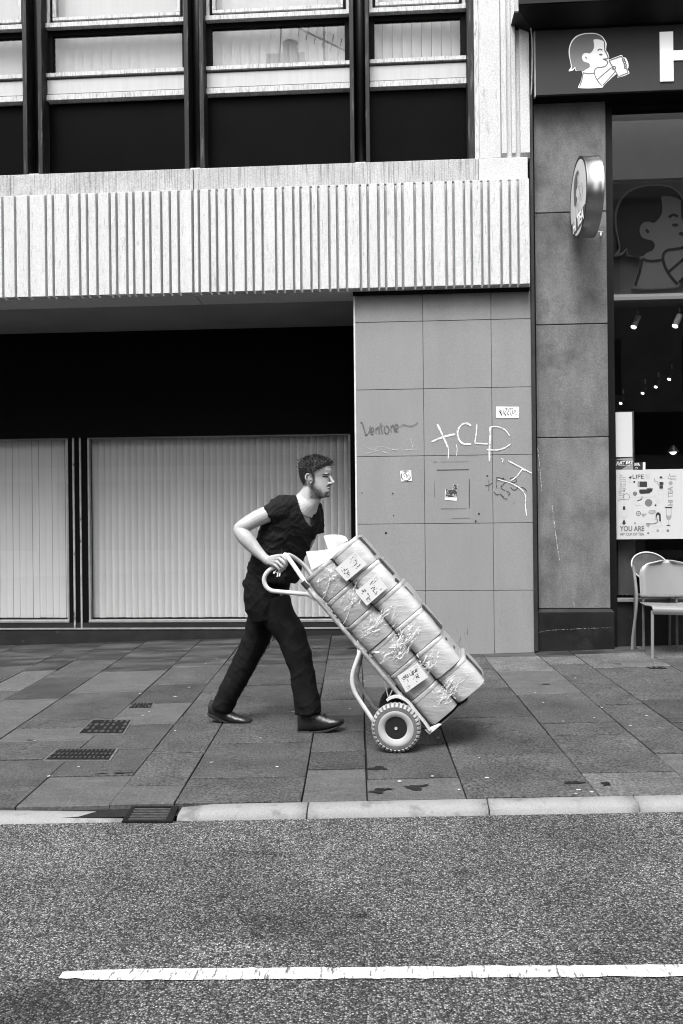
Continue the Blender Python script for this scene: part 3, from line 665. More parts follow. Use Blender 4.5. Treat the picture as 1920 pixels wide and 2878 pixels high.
b.hexa([(P(1492, 60, 7.1).x, 7.12, zc0), (SXE, 7.12, zc0), (SXE, YP + .3, zc0), (P(1492, 60, 7.1).x, YP + .3, zc0)], [(P(1447, 28, 6.95).x, 6.9, zc1), (SXE, 6.9, zc1), (SXE, YP + .3, zc1), (P(1447, 28, 6.95).x, YP + .3, zc1)])
b.done('awning_housing', black, shop)
box('awning_edge', M('awning_edge', .3, .5, var=.4, scale=10), shop, P(1447, 28, 6.95).x - .01, P(1447, 28, 6.95).x + .02, 6.88, 6.9, zc1 - .06, zc1 + .05, .003)
box('awning_top', black, shop, P(1447, 28, 6.95).x + .022, SXE, 6.885, 7.2, zc1 + .002, zc1 + .05)
# emblem: a girl drinking from a cup, drawn on flat layers
E_SIL = [(165, 697), (195, 650), (190, 600), (170, 500), (170, 420), (195, 340), (250, 275), (330, 240), (440, 230), (520, 240), (580, 275), (620, 330), (632, 365), (628, 400), (625, 445), (645, 470), (655, 500), (662, 530), (655, 558), (720, 535), (805, 503), (825, 510), (835, 530), (865, 535), (885, 570), (898, 610), (898, 655), (885, 675), (907, 728), (780, 775), (765, 765), (745, 735), (600, 870), (590, 890), (560, 900), (420, 908), (300, 905), (285, 895), (290, 875), (315, 820), (335, 705), (255, 695), (245, 660), (215, 690)]
E_HAIR = [(200, 680), (205, 640), (190, 560), (180, 480), (185, 410), (215, 335), (270, 280), (350, 250), (450, 242), (530, 255), (580, 290), (610, 340), (612, 352), (580, 325), (530, 310), (480, 310), (470, 325), (478, 380), (470, 430), (440, 470), (420, 482), (390, 475), (355, 480), (335, 505), (330, 540), (345, 575), (380, 590), (415, 600), (428, 630), (415, 660), (385, 672), (360, 690), (345, 700), (290, 696), (255, 686), (247, 648), (225, 665)]
E_LINES = [[(585, 553), (610, 560), (640, 580), (640, 605), (615, 640), (560, 652), (510, 660), (485, 685), (480, 720)], [(345, 715), (380, 728), (430, 730), (478, 722)], [(345, 720), (330, 800), (300, 890)], [(480, 720), (495, 770), (530, 830), (575, 880)], [(520, 800), (600, 730), (690, 655)], [(585, 870), (660, 790), (735, 705)],
           [(660, 572), (735, 545), (810, 520), (822, 545)], [(660, 572), (700, 640), (740, 700), (775, 765)], [(775, 765), (835, 742), (895, 720)], [(895, 720), (882, 690), (870, 662)], [(604, 345), (606, 400), (610, 450), (627, 478), (640, 510), (648, 535), (635, 548), (588, 552)], [(520, 450), (535, 435), (555, 432), (577, 443)], [(368, 527), (378, 535), (387, 548)],
           arc(720, 660, 20, 0, 6.3, 14), arc(838, 563, 14, 0, 6.3, 10), arc(852, 592, 14, 0, 6.3, 10), arc(858, 625, 14, 0, 6.3, 10), arc(860, 655, 13, 0, 6.3, 10)]
def emblem(parent, mp, n, hair, white, line, d=.0012, sil=True, lw=13, depth=None, names=('silhouette', 'hair', 'outline')):
    """mp(x, y) -> point on the sign face; n points out of the face"""
    n = Vector(n); unit = (mp(1, 0) - mp(0, 0)).length
    if sil:
        b = B(); b.prism([mp(x, y) + n * d for x, y in [(v.x, v.y) for v in spline([(x, y, 0) for x, y in E_SIL], 3, True)]], n * (-(depth or d * .9))); b.done(names[0], white, parent)
    b = B(); b.poly([mp(v.x, v.y) + n * d * 1.6 for v in spline([(x, y, 0) for x, y in E_HAIR], 3, True)]); b.done(names[1], hair, parent)
    b = B()
    for k, s in enumerate(E_LINES): ribbon(b, [mp(v.x, v.y) + n * d * (2.2 + .05 * k) for v in spline([(x, y, 0) for x, y in s], 4)], lw * unit, n)
    b.poly([mp(x, y) + n * d * 2.2 for x, y in arc(560, 497, 22, 0, 6.0, 14, .5)])
    b.done(names[2], line, parent, recalc=False)['kind'] = 'stuff'
glow_white = M('sign_white_glow', .8, .5, spec=.3, emit=.08)  # faint glow added so the sign whites read brighter
hairg = M('sign_hair', .2, .5); lineg = M('sign_line', .13, .5)
e8 = lambda x, y: P(1560 + x / 4.356, 40 + y / 4.356, YSG)
emblem(sign, e8, (0, -1, 0), hairg, glow_white, lineg, .002, depth=.012)
def H_bar(x0, y0, x1, y1): return B().prism([e8(x0, y0), e8(x1, y0 - (x1 - x0) * .045), e8(x1 - 3, y1 - (x1 - x0) * .045), e8(x0 - 3, y1)], (0, -.012, 0))
b = B(); a0, a1 = e8(1278, 227), e8(1272, 831); hw = (e8(1440, 222) - a0).length; hz0, hz1 = a1.z, a0.z; hx = a0.x
def flatbox(b, x0, x1, z0, z1): b.box(x0, x1, YSG - .012, YSG - .0005, z0, z1)
flatbox(b, hx, hx + hw, hz0, hz1); flatbox(b, hx + hw * 1.9, hx + hw * 2.9, hz0, hz1)
zm0, zm1 = e8(1440, 570).z, e8(1440, 452).z
flatbox(b, hx + hw, hx + hw * 1.9, zm0, zm1); b.done('letter', glow_white, sign)
b = B(); flatbox(b, hx + hw * 3.5, hx + hw * 4.5, hz0, hz1); b.done('letter', glow_white, sign)
# round projecting sign
rs = P(1626, 556, 6.92); RD = .313
blade = empty('round_blade_sign', (rs.x, 7.2, rs.z - RD), 'round projecting sign with emblem on its white face', 'sign')
rimm = M('sign_rim', .35, .28, metal=1.0, var=.05, scale=3)
B().lathe([(RD - .03, 0), (RD, 0), (RD, .006), (RD - .002, .012), (RD - .002, .1), (RD, .103), (RD, .13), (RD - .02, .135)], rs, (1, 0, 0), 56).done('drum', rimm, blade, smooth='auto')
B().lathe([(RD - .022, -.004), (RD + .001, -.004), (RD + .001, -.0005), (RD - .022, -.0005)], rs, (1, 0, 0), 56, closed=True).done('rim', M('sign_rim_dark', .02, .5), blade)
B().lathe([(RD - .023, -.003), (RD - .023, -.0008)], rs, (1, 0, 0), 56).done('face', M('blade_white', .6, .5), blade)
bm = lambda x, y: Vector((rs.x - .004, rs.y + (-(x - 540)) * -.00052 * -1, rs.z + (500 - y) * .00056 + .06))
bm = lambda x, y: Vector((rs.x - .004, rs.y - (x - 500) * .00046, rs.z + (560 - y) * .00056 + .045))
emblem(blade, bm, (-1, 0, 0), M('blade_hair', .12, .5), glow_white, M('blade_line', .08, .5), .001, sil=False, lw=8)
b = B(); t0 = rs.z - .17
pts = []
for k in range(25):
    y = -.29 + .58 * k / 24; zlo = -math.sqrt(max(0, .288 ** 2 - y * y)); pts.append((y, zlo))
band = [(rs.x - .0045, rs.y - y, rs.z + max(-.255, z)) for y, z in pts if z < -.135] + [(rs.x - .0045, rs.y - .255, rs.z - .135), (rs.x - .0045, rs.y + .255, rs.z - .135)]
b.poly(band).normal_update(); b.done('band', M('blade_band', .08, .5), blade)
text('lettering', 'HI TEA', glow_white, blade, (rs.x - .006, rs.y, rs.z - .19), (0, -1, 0), (0, 0, 1), .13, bold=.03)
box('bracket', M('bracket', .12, .4, metal=.5), blade, rs.x + .02, rs.x + .06, YP - .075, YP + .002, rs.z - .1, rs.z + .02, .004)
for k in (-.085, -.055, .0): B().lathe([(.007, 0), (.007, .004)], (rs.x + .0195, YP - .04, rs.z + k), (-1, 0, 0), 8).done('bolt', black, blade)
B().tube(spline([(rs.x + .135, rs.y + .02, rs.z - .27), (rs.x + .2, rs.y + .05, rs.z - .265), (rs.x + .25, 7.22, rs.z - .22), (rs.x + .27, YP, rs.z - .16)], 6), .005, 8).done('cable', M('white_cable', .75, .5), blade, smooth=True)
# shop window
YG2 = 7.42
gx0 = P(1722, 1000, YG2).x; gt, gb = P(1800, 309, YG2).z, P(1800, 1680, YG2).z
fx0 = px1 + .001
box('window_frame', black, shop, fx0, gx0, 7.36, 7.5, -.1, sz0 + .01); box('window_frame', black, shop, gx0, SXE, 7.36, 7.5, gt, sz0 + .01)
box('window_sill', M('sill_wood', .12, .5, var=.4, scale=10, stretch=(1, 4, 4)), shop, gx0 + .002, SXE, 7.35, 7.5, gb - .03, gb, .004)
box('stallriser', M('flaking_black', .008, .5, var=.3, v2=.22, thr=.76, soft=.03, pscale=6, pstretch=(3, 1, .8), bump=.2, bscale=30), shop, fx0, SXE, 7.39, 7.6, -.1, gb - .031)
pane = box('shop_pane', glass_mat('shop_glass', 1.4, .55), shop, gx0, SXE, YG2, YG2 + .006, gb, gt)
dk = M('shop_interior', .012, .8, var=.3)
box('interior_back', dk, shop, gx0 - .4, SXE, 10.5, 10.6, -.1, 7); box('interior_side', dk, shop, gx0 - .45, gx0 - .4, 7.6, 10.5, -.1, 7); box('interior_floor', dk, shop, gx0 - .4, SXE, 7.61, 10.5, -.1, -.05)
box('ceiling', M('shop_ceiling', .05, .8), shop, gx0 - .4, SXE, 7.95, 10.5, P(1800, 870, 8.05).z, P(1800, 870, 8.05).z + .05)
bz0, bz1 = P(1800, 828, 7.9).z, P(1800, 560, 7.9).z
box('bulkhead', M('bulkhead', .3, .7, var=.1), shop, gx0 - .3, SXE, 7.9, 7.94, bz0, gt + .2)
box('bulkhead_edge', M('bulkhead_edge', .8, .5, emit=.25), shop, gx0 - .3, SXE, 7.87, 7.97, bz0 - .03, bz0 - .001, .003)  # no lamp: added glow makes the white edge read bright
big = empty('girl_emblem_panel', P(1800, 820, 7.84), 'large cut-out of the drinking girl emblem inside the shop window', 'cut-out')
e3 = lambda x, y: P(1420 + (800 + (x - 165) * 1.13) / 2.612, (1880 + (y - 697) * 1.13) / 2.612, 7.84)
emblem(big, e3, (0, -1, 0), M('cutout_hair', .05, .5), M('cutout_face', .5, .5), M('cutout_line', .07, .5), .003, depth=.04, lw=18)
bulb = M('lamp_glow', .9, .4, emit=14.0)
for k, (x, y, ln, Y) in enumerate(((1794, 889, 1, 8.1), (1752, 1115, .7, 9.6), (1814, 1086, .7, 9.3), (1851, 1068, .7, 9.1), (1889, 1046, .7, 8.9), (1910, 886, 1, 8.0))):
    s = empty('spotlight', P(x, y, Y), ('white track spotlight nearest the window glass', 'lit spotlight lowest in the row deep in the shop', 'second lit spotlight from the left deep in the shop', 'third lit spotlight from the left deep in the shop', 'lit spotlight highest in the row deep in the shop', 'track spotlight cut by the right picture edge')[k], 'spotlight', 'spotlights on the shop ceiling')
    a = P(x, y, Y); d = Vector((-.42, -.25, -.87)); L = .12 * ln
    B().tube([a, a + d * L], .028 * ln, 12).done('lamp_body', M('spot_white', .7, .4) if k in (0, 5) else M('spot_dark', .05, .4), s, smooth='auto')
    B().lathe([(.022 * ln, 0), (.022 * ln, .006)], a + d * (L + .001), d, 12).done('bulb', bulb, s)
    B().tube([a + Vector((0, 0, .03)), a + Vector((0, 0, .08))], .008, 6).done('stem', M('spot_white', .7, .4), s)
pend = empty('pendant_lamp', P(1892, 1263, 8.6), 'small glowing pendant lamp above the poster', 'lamp')
c = P(1892, 1268, 8.6)
B().ball(c, .035, 10).done('bulb', M('pendant_glow', .9, .4, emit=3), pend, smooth=True); B().lathe([(.015, 0), (.06, -.07), (.058, -.07), (.013, 0)], c + Vector((0, 0, .06)), (0, 0, 1), 14).done('shade', M('pendant_shade', .3, .3, metal=.8), pend); B().tube([c + Vector((0, 0, .06)), c + Vector((0, 0, 1.2))], .003, 6).done('cord', black, pend)
box('display_board', M('display_board', .62, .6), shop, P(1729, 1200, 7.6).x, P(1778, 1200, 7.6).x, 7.55, 7.62, gb + .01, P(1729, 1159, 7.6).z, .003)
# poster and stickers inside the glass
pbox('board_bright_sheet', M('board_bright_sheet', .42, .6), shop, 1730, 1159, 1778, 1284, YG2 - .003, .001)  # sheet added before the glass to brighten the board's upper part
YPO = YG2 - .003
po = empty('tea_poster', P(1732, 1515, YPO), 'white illustrated poster with cocktail drawings on the shop glass', 'poster')
zp7 = lambda x, y, Y=YPO: P(1700 + x / 7.127, 1280 + y / 7.127, Y)
pa, pb_ = zp7(222, 288), zp7(235, 1680); pe = P(2010, 1400, YPO).x
box('sheet', M('poster_white', .4, .6), po, pa.x, pe, YPO - .0008, YPO + .001, pb_.z, pa.z)
pk = {t: M('poster_ink_%d' % int(t * 100), t, .6) for t in (.02, .12, .22, .38)}
def pst(t, lst, w): strokes('drawing', pk[t], lambda x, y, Y: zp7(x, y, Y), lst, w, po, Y=YPO - .002)
def pdisc(t, lst):
    b = B()
    for k, (x, y, r) in enumerate(lst): b.poly([zp7(x + r * math.cos(a), y + r * math.sin(a), YPO - .0016 - .0001 * k) for a in [2 * math.pi * i / 22 for i in range(22)]])
    b.done('drawing', pk[t], po)['kind'] = 'stuff'
def ppoly(t, lst, o=.0018):
    b = B()
    for k, s in enumerate(lst): b.poly([zp7(x, y, YPO - o - .0001 * k) for x, y in s])
    b.done('drawing', pk[t], po)['kind'] = 'stuff'
def ptx(s, x, y, size, t, ux=(1, 0, 0), uy=(0, 0, 1), bold=0.0, xs=1.0): text('lettering', s, pk[t], po, zp7(x, y, YPO - .0025), ux, uy, size / 7.127 * 7.4 / FPX, bold=bold, xscale=xs)
ptx('LIFE', 665, 428, 115, .02, xs=1.15); ptx('LITTLE', 386, 560, 78, .22, (0, 0, -1), (1, 0, 0), xs=1.15); ptx('FLOWER', 318, 560, 78, .22, (0, 0, -1), (1, 0, 0), xs=1.15)
ptx('HI TEA', 1318, 815, 130, .22, (0, 0, 1), (-1, 0, 0), .02, .95); ptx('YOU ARE', 548, 1470, 140, .12, bold=.03, xs=.8); ptx('MY CUP OF TEA', 548, 1580, 75, .12, bold=.02, xs=.85)
pdisc(.38, [(497, 517, 34), (515, 733, 20), (1002, 805, 34), (1065, 905, 52), (962, 1507, 28), (1162, 1507, 26), (385, 1150, 92)]); pdisc(.12, [(605, 765, 44), (878, 948, 75), (1263, 1507, 28)]); pdisc(.22, [(1318, 555, 40), (1062, 1507, 28)]); pdisc(.02, [(590, 530, 20), (1016, 1000, 20), (385, 1150, 68), (385, 710, 15)])
pdisc(.22, [(385, 1130, 45)]); pst(.38, [arc(857, 415, 45, 0, 6.3, 20), [(857, 375), (857, 455)], [(822, 395), (892, 435)], [(822, 435), (892, 395)], arc(1120, 735, 60, 2.2, 4.2), [(1060, 690), (1160, 690), (1160, 940)], [(1060, 775), (1240, 775)], [(500, 830), (940, 830)], [(550, 1200), (550, 930), (600, 905), (640, 905)], [(590, 930), (620, 990), (740, 990)], [(830, 1272), (1030, 1272)], [(560, 1360), (850, 1360)], [(875, 1440), (875, 1550)], [(1110, 1330), (1140, 1360), (1100, 1415), (950, 1415)]], .0028)
pst(.02, [arc(435, 828, 62, 0, 6.3, 22), [(385, 710), (385, 1010)], [(385, 770), (320, 765), (265, 718)], [(385, 810), (320, 805), (268, 785)], [(385, 850), (270, 850)], [(385, 885), (310, 885), (268, 918)], [(745, 815), (735, 880), (650, 910)], [(990, 460), (1010, 520), (1060, 530)], arc(900, 680, 30, 0, 6.3, 18)], .0035)
pst(.02, [([(745, 815), (738, 870), (650, 908)], .009)], .008); pst(.12, [([(1060, 1270), (1045, 1340), (960, 1370), (830, 1365)], .012), arc(1120, 545, 60, -.2, 3.3), [(1305, 360), (1305, 410), (1437, 410)], [(1275, 420), (1275, 465), (1437, 470)]], .0055)
ppoly(.02, [[(698, 522), (848, 522), (848, 632), (698, 632)], [(690, 690), (720, 680), (900, 680), (900, 760), (720, 770), (690, 740)], [(1095, 530), (1165, 530), (1165, 665), (1095, 665)], [(1090, 455), (1110, 420), (1145, 420), (1160, 460)], [(1020, 1290), (1020, 1180), (1050, 1140), (1090, 1140), (1120, 1180), (1125, 1320), (1090, 1320), (1085, 1200), (1045, 1200), (1030, 1310)], [(1195, 1030), (1357, 1030), (1340, 1052), (1215, 1052)], [(1225, 1410), (1325, 1410), (1278, 1385)],
            [(360, 1090), (360, 1040), (385, 1005), (412, 1040), (412, 1090)], [(385, 1270), (422, 1360), (385, 1395), (348, 1360)], [(840, 660), (965, 660), (945, 725), (900, 745), (860, 725)], [(480, 440), (500, 425), (512, 420), (540, 420), (530, 455), (512, 468)], [(595, 1340), (615, 1340), (615, 1375), (595, 1375)], [(852, 1543), (890, 1543), (890, 1565), (852, 1565)]])
ppoly(.22, [[(655, 522), (697, 522), (697, 632), (655, 632)], [(870, 1130), (890, 1100), (1010, 1092), (1030, 1125), (1015, 1160), (960, 1170), (968, 1190), (935, 1172), (885, 1165)], [(820, 1375), (900, 1375), (905, 1400), (875, 1445), (840, 1420)], [(1225, 1052), (1335, 1052), (1335, 1240), (1310, 1285), (1278, 1300), (1245, 1285), (1225, 1240)], [(720, 1165), (850, 1165), (770, 1245)]], .0014)
ppoly(.38, [[(1238, 1060), (1322, 1060), (1322, 1190), (1280, 1215), (1238, 1190)], [(1045, 1195), (1085, 1195), (1085, 1250), (1045, 1250)]], .002)
pst(.02, [[(1278, 1300), (1278, 1400)], arc(672, 1162, 45, 0, 6.3, 20), [(672, 1120), (672, 1205)], [(630, 1162), (715, 1162)]], .004)
text('lettering', 'HELLO!', M('poster_white', .4, .6), po, zp7(948, 1130, YPO - .0028), (1, 0, 0), (0, 0, 1), 50 / 7.127 * 7.4 / FPX, bold=.02)
pdisc(.38, [(797, 575, 20), (737, 542, 12)])
je = empty('food_app_sticker', zp7(222, 285), 'dark sticker with white slanted letters above the poster', 'sticker')
B().prism([zp7(222, 70), zp7(555, 45), zp7(568, 283), zp7(222, 283)], (0, -.001, 0)).done('paper', M('sticker_grey', .2, .5), je)
b = B(); b.poly([zp7(x, y, YPO - .0015) for x, y in ((226, 75), (562, 140), (440, 210), (330, 282), (226, 282))]); b.done('dark_field', M('sticker_dark', .03, .5), je)
text('lettering', 'JUST EAT', paper_w, je, zp7(395, 150, YPO - .003), (1, 0, .04), (0, 0, 1), 78 / 7.127 * 7.4 / FPX, bold=.03, shear=.2); text('lettering', 'Download the app', paper_w, je, zp7(395, 198, YPO - .003), (1, 0, .02), (0, 0, 1), 30 / 7.127 * 7.4 / FPX)
ll = empty('loyalty_sticker', zp7(575, 288), 'small black and white sticker right of the slanted-letter sticker', 'sticker')
B().prism([zp7(572, 135), zp7(815, 135), zp7(815, 288), zp7(572, 288)], (0, -.001, 0)).done('paper', M('sticker_black', .015, .5), ll)
B().prism([zp7(762, 138, YPO - .0012), zp7(812, 138, YPO - .0012), zp7(812, 286, YPO - .0012), zp7(762, 286, YPO - .0012)], (0, -.0005, 0)).done('white_tab', paper_w, ll)
text('lettering', 'LOVE', paper_w, ll, zp7(640, 165, YPO - .003), (1, 0, 0), (0, 0, 1), 38 / 7.127 * 7.4 / FPX, bold=.03); text('lettering', 'LOCAL', paper_w, ll, zp7(646, 192, YPO - .003), (1, 0, 0), (0, 0, 1), 38 / 7.127 * 7.4 / FPX, bold=.03)
strokes('heart', paper_w, lambda x, y, Y: zp7(x, y, Y), [[(628, 280), (603, 255), (612, 240), (630, 250), (648, 236), (660, 255), (628, 280)]], .003, ll, Y=YPO - .0025)

# ------------------------------------------------------------------ opposite side of the street (behind the camera; mirrored in the glass)
opp = empty('opposite_tenement', (0, -6.4, -.2), 'sandstone tenement across the street, seen mirrored in the glass', 'building')
ost = M('tenement_stone', .45, .85, var=.2, scale=1.5); odk = M('tenement_window', .03, .15, spec=.6)
YO = -6.8
for x0, x1, h in ((-26, -1.6, 11.4), (-1.59, 4.2, 4.2), (4.21, 26, 9.6)):  # heights and pale stone shaped to guide skylight onto the shopfronts
    box('wall', ost, opp, x0, x1, YO - 6, YO, -1.5, h); box('cornice', ost, opp, x0, x1, YO + .001, YO + .35, h - .6, h - .2, .03)
for fl in range(3):
    for i in range(-9, 10):
        if -1 <= i < 2 or (i >= 2 and fl == 2): continue
        w = box('window', odk, opp, i * 2.6 - .55, i * 2.6 + .55, YO + .003, YO + .02, 4.2 + fl * 2.4, 5.6 + fl * 2.4)
        box('surround', M('tenement_trim', .4, .8), w, i * 2.6 - .7, i * 2.6 + .7, YO + .002, YO + .06, 4.02 + fl * 2.4, 4.18 + fl * 2.4)
for i in range(-6, 7):
    box('shop_window', odk, opp, i * 4 - 1.7, i * 4 + 1.7, YO + .003, YO + .03, .3, 2.3)
box('shop_fascia', M('cafe_fascia', .02, .5), opp, -26, 26, YO + .003, YO + .08, 2.7, 3.75)
text('lettering', 'Malaga', M('cafe_letter', .85, .5), opp, Vector((P(948, 1252, 23.9).x, YO + .1, P(948, 1252, 23.9).z)), (-1, 0, 0), (0, 0, 1), .5); text('lettering', 'Café', M('cafe_letter', .85, .5), opp, Vector((P(848, 1240, 23.9).x, YO + .1, P(848, 1240, 23.9).z)), (-1, 0, 0), (0, 0, 1), .4); text('lettering', 'Tapas', M('cafe_letter', .85, .5), opp, Vector((P(835, 1266, 23.9).x, YO + .1, P(835, 1266, 23.9).z)), (-1, 0, 0), (0, 0, 1), .4)
ch = box('chimney', ost, opp, -3.2, -2.2, YO - 1.6, YO - .6, 11.4, 13.42)
B().lathe([(.22, 0), (.19, .5), (.22, .52), (.15, .55)], (-2.62, YO - 1.1, 13.42), (0, 0, 1), 12).done('chimney_pot', ost, ch, smooth=True)
ae = B(); ax = -1.7
ae.tube([(ax, YO - 1, 11.4), (ax, YO - 1, 14.4)], .03, 6); ae.tube([(ax - .7, YO - 1, 14.3), (ax + .8, YO - 1, 13.5)], .025, 6); ae.tube([(-2.9, YO - 1, 13.4), (-2.85, YO - 1, 14.3)], .02, 6)
for k in range(8): t = k / 7; ae.tube([(ax - .7 + 1.5 * t, YO - 1, 14.3 - .8 * t - .22), (ax - .7 + 1.5 * t + .1, YO - 1, 14.3 - .8 * t + .22)], .015, 5)
ae.done('roof_aerial', black, opp)
# ------------------------------------------------------------------ sack truck with its load
HB = .076
HD = Vector((math.cos(HB), -math.sin(HB), 0)); WD = Vector((math.sin(HB), math.cos(HB), 0))   # heading, axle direction (away from the camera)
CW = P(1114, 2050, 4.50)
def T(px, py, off=.05):                 # point on the truck's upright plane at axle offset off
    d = _ray(px, py); o = Vector((0, 0, EYE)); t = (CW + WD * off - o).dot(WD) / d.dot(WD)
    return o + d * t
white_tube = M('white_tube_paint', .46, .35, var=.12, scale=9, v2=.22, thr=.72, soft=.04, pscale=16, spec=.5, bump=.05)
grey_tube = M('grey_tube', .2, .4, var=.3, scale=14, v2=.4, thr=.6, soft=.1, pscale=20, spec=.5)
dark_band = M('band_black', .02, .5)
truck = empty('sack_truck', CW - Vector((0, 0, .131)), 'tilted white tubular sack truck with two knobbly wheels', 'sack truck')
NR, FR = .055, .375                    # near and far rail offsets
rail = [T(855, 1640, NR), T(977, 1772, NR), T(1095, 1905, NR), T(1207, 2050, NR)]
DS = (rail[0] - rail[-1]).normalized(); DS = (DS - WD * DS.dot(WD)).normalized()
DN = DS.cross(WD).normalized()
if DN.z < 0: DN = -DN
R0 = T(1207, 2050, NR)
top_n = R0 + DS * (T(855, 1640, NR) - R0).dot(DS)
B().tube([R0, top_n], .0125, 12).done('rail', grey_tube, truck, smooth='auto')
B().tube([R0 + WD * (FR - NR), top_n + WD * (FR - NR)], .0125, 12).done('rail', grey_tube, truck, smooth='auto')
ZM = (NR + FR) / 2
apex = T(803, 1561, ZM); top_f = top_n + WD * (FR - NR)
B().tube(spline([top_n - DS * .03, T(850, 1625, NR + .015), T(832, 1598, NR + .06), T(816, 1575, NR + .12), apex + Vector((0, 0, .004)), T(797, 1566, ZM), T(788, 1577, ZM), T(775, 1591, ZM), T(758, 1602, ZM), T(746, 1616, ZM), T(742.5, 1632, ZM), T(748, 1648, ZM), T(761, 1659, ZM), T(780, 1662.5, ZM), T(847, 1668.5, ZM), T(868, 1671.5, ZM - .03), T(884, 1682, NR + .01)], 5), .0128, 12).done('loop_handle', white_tube, truck, smooth='auto')
B().tube(spline([apex + WD * .012, T(816, 1561, ZM + .05), T(838, 1575, ZM + .1), T(862, 1598, FR - .02), top_f + DS * .0], 6), .0122, 12).done('cross_handle', white_tube, truck, smooth='auto')
B().tube([top_n + DS * .012, top_n - DS * .035], .0148, 12).done('clamp_band', dark_band, truck, smooth='auto')
for f in (.22, .5, .78):
    a = R0 + (top_n - R0) * f; B().tube([a, a + WD * (FR - NR)], .009, 10).done('cross_bar', grey_tube, truck, smooth='auto')
B().tube(fillet([T(1016, 1820, NR), T(980, 1922, NR), T(1056, 2036, NR + .005)], .09, 8), .0118, 12).done('rear_strut', white_tube, truck, smooth='auto')
fo = lambda x, y: T(x, y, FR)
B().tube(fillet([fo(1018, 1835), fo(1000, 1910), fo(1056, 1993), fo(1082, 2001)], .05, 8), .011, 12).done('rear_strut', grey_tube, truck, smooth='auto')
# wheels
tyre = M('tyre_dusty', .3, .8, var=.25, scale=18, v2=.13, thr=.6, soft=.1, pscale=12, bump=.3, bscale=60)
tyre_d = M('tyre_dark', .03, .8, var=.2, scale=18)
hubm = M('hub_dark', .012, .5); hubw = M('hub_cream', .34, .6, var=.15, scale=10)
RW = .131
def wheel(c, tm, lm):
    tw_ = .036
    prof = [(.066, -.026), (.075, -.031), (.092, -.034), (.108, -.034), (.118, -.031), (.125, -.022), (.127, -.012), (.128, 0), (.127, .012), (.125, .022), (.118, .031), (.108, .034), (.09, .034), (.07, .03), (.066, .024)]
    t = B().lathe(prof, c, WD, 56, closed=True).done('tyre', M('tyre_carcass', .1, .8, var=.3, scale=14) if tm is tyre else tm, truck, smooth='auto')
    if tm is tyre: B().lathe([(.064, -.0265), (.0755, -.0335), (.09, -.0365), (.094, -.0345)], c, WD, 48, cap=False).done('sidewall_band', M('sidewall_cream', .3, .7, var=.15, scale=12), t, smooth=True)
    b = B(); e1 = WD.orthogonal().normalized(); e2 = WD.cross(e1)
    for k in range(34):
        for sgn in (-1, 1):
            a = 2 * math.pi * (k + (.5 if sgn > 0 else 0)) / 34; da = .062
            def q(r, ang, h): return c + r * (math.cos(ang) * e1 + math.sin(ang) * e2) + WD * h
            ins = [q(.112, a - da, sgn * .0335), q(.112, a + da, sgn * .0335), q(.126, a + da, sgn * .003), q(.126, a - da, sgn * .003)]
            outr = [q(.115, a - da * .75, sgn * .037), q(.115, a + da * .75, sgn * .037), q(.1315, a + da * .75, sgn * .003), q(.1315, a - da * .75, sgn * .003)]
            mid = [q(.1285, a - da * .75, sgn * .026), q(.1285, a + da * .75, sgn * .026)]
            vs = [b.bm.verts.new(p) for p in ins + outr + mid]
            for f in ((4, 5, 9, 8), (8, 9, 6, 7), (0, 1, 5, 4), (1, 2, 6, 9, 5), (2, 3, 7, 6), (3, 0, 4, 8, 7)): b.bm.faces.new([vs[i] for i in f])
    kn = b.done('tread_knobs', tm, t); kn['kind'] = 'stuff'
    rm = B().lathe([(.0665, -.0255), (.0655, -.022), (.06, -.018), (.056, -.012), (.056, .012), (.0665, .024)], c, WD, 40, cap=False).done('rim', lm, truck, smooth='auto')
    B().lathe([(.058, -.0185), (.054, -.0165), (.05, -.008), (.024, -.006), (.022, -.014), (.012, -.016), (.012, .02)], c, WD, 32).done('hub', hubm, rm, smooth='auto')
    B().lathe([(.0085, -.024), (.007, -.026), (.0085, 0)], c, WD, 14).done('axle_end', M('axle_steel', .6, .35, metal=.4), rm, smooth='auto')
    for k in range(4):
        a = math.pi / 4 + k * math.pi / 2; B().lathe([(.0045, -.012), (.0045, -.004)], c + .037 * (math.cos(a) * e1 + math.sin(a) * e2), WD, 6).done('rim_bolt', M('bolt_grey', .12, .5), rm)
zfix = lambda c: Vector((c.x, c.y, gz(c.x, c.y) + RW))
wheel(zfix(CW), tyre, hubw); wheel(zfix(CW + WD * .43), tyre_d, hubm)
CWz = zfix(CW)
B().tube([CWz + WD * .03, zfix(CW + WD * .43) - WD * .03], .0095, 10).done('axle', grey_tube, truck, smooth='auto')
def strip(name, pts, off, wid, th, mat):
    p3 = spline([T(x, y, off) for x, y in pts], 5); b = B(); rings = []
    for i, p in enumerate(p3):
        t = (p3[min(i + 1, len(p3) - 1)] - p3[max(i - 1, 0)]).normalized(); nn = t.cross(WD).normalized()
        rings.append([p - WD * wid / 2 - nn * th / 2, p + WD * wid / 2 - nn * th / 2, p + WD * wid / 2 + nn * th / 2, p - WD * wid / 2 + nn * th / 2])
    return b.loft(rings).done(name, mat, truck)
strip('mudguard', [(1088, 1968), (1098, 1961), (1120, 1957.5), (1147, 1972), (1169, 1999), (1195, 2031), (1209, 2052)], NR - .03, .03, .012, white_tube)
strip('mudguard', [(1100, 1960), (1125, 1948), (1150, 1962), (1172, 1988)], FR + .02, .035, .01, white_tube)
for x0, y0, x1, y1 in ((1077, 1900, 1092, 1963), (1105, 1934, 1094, 1960)): B().tube([T(x0, y0, NR), T(x1, y1, NR)], .0035, 8).done('stay_rod', grey_tube, truck)
q0 = R0 - DN * .012 - DS * .012
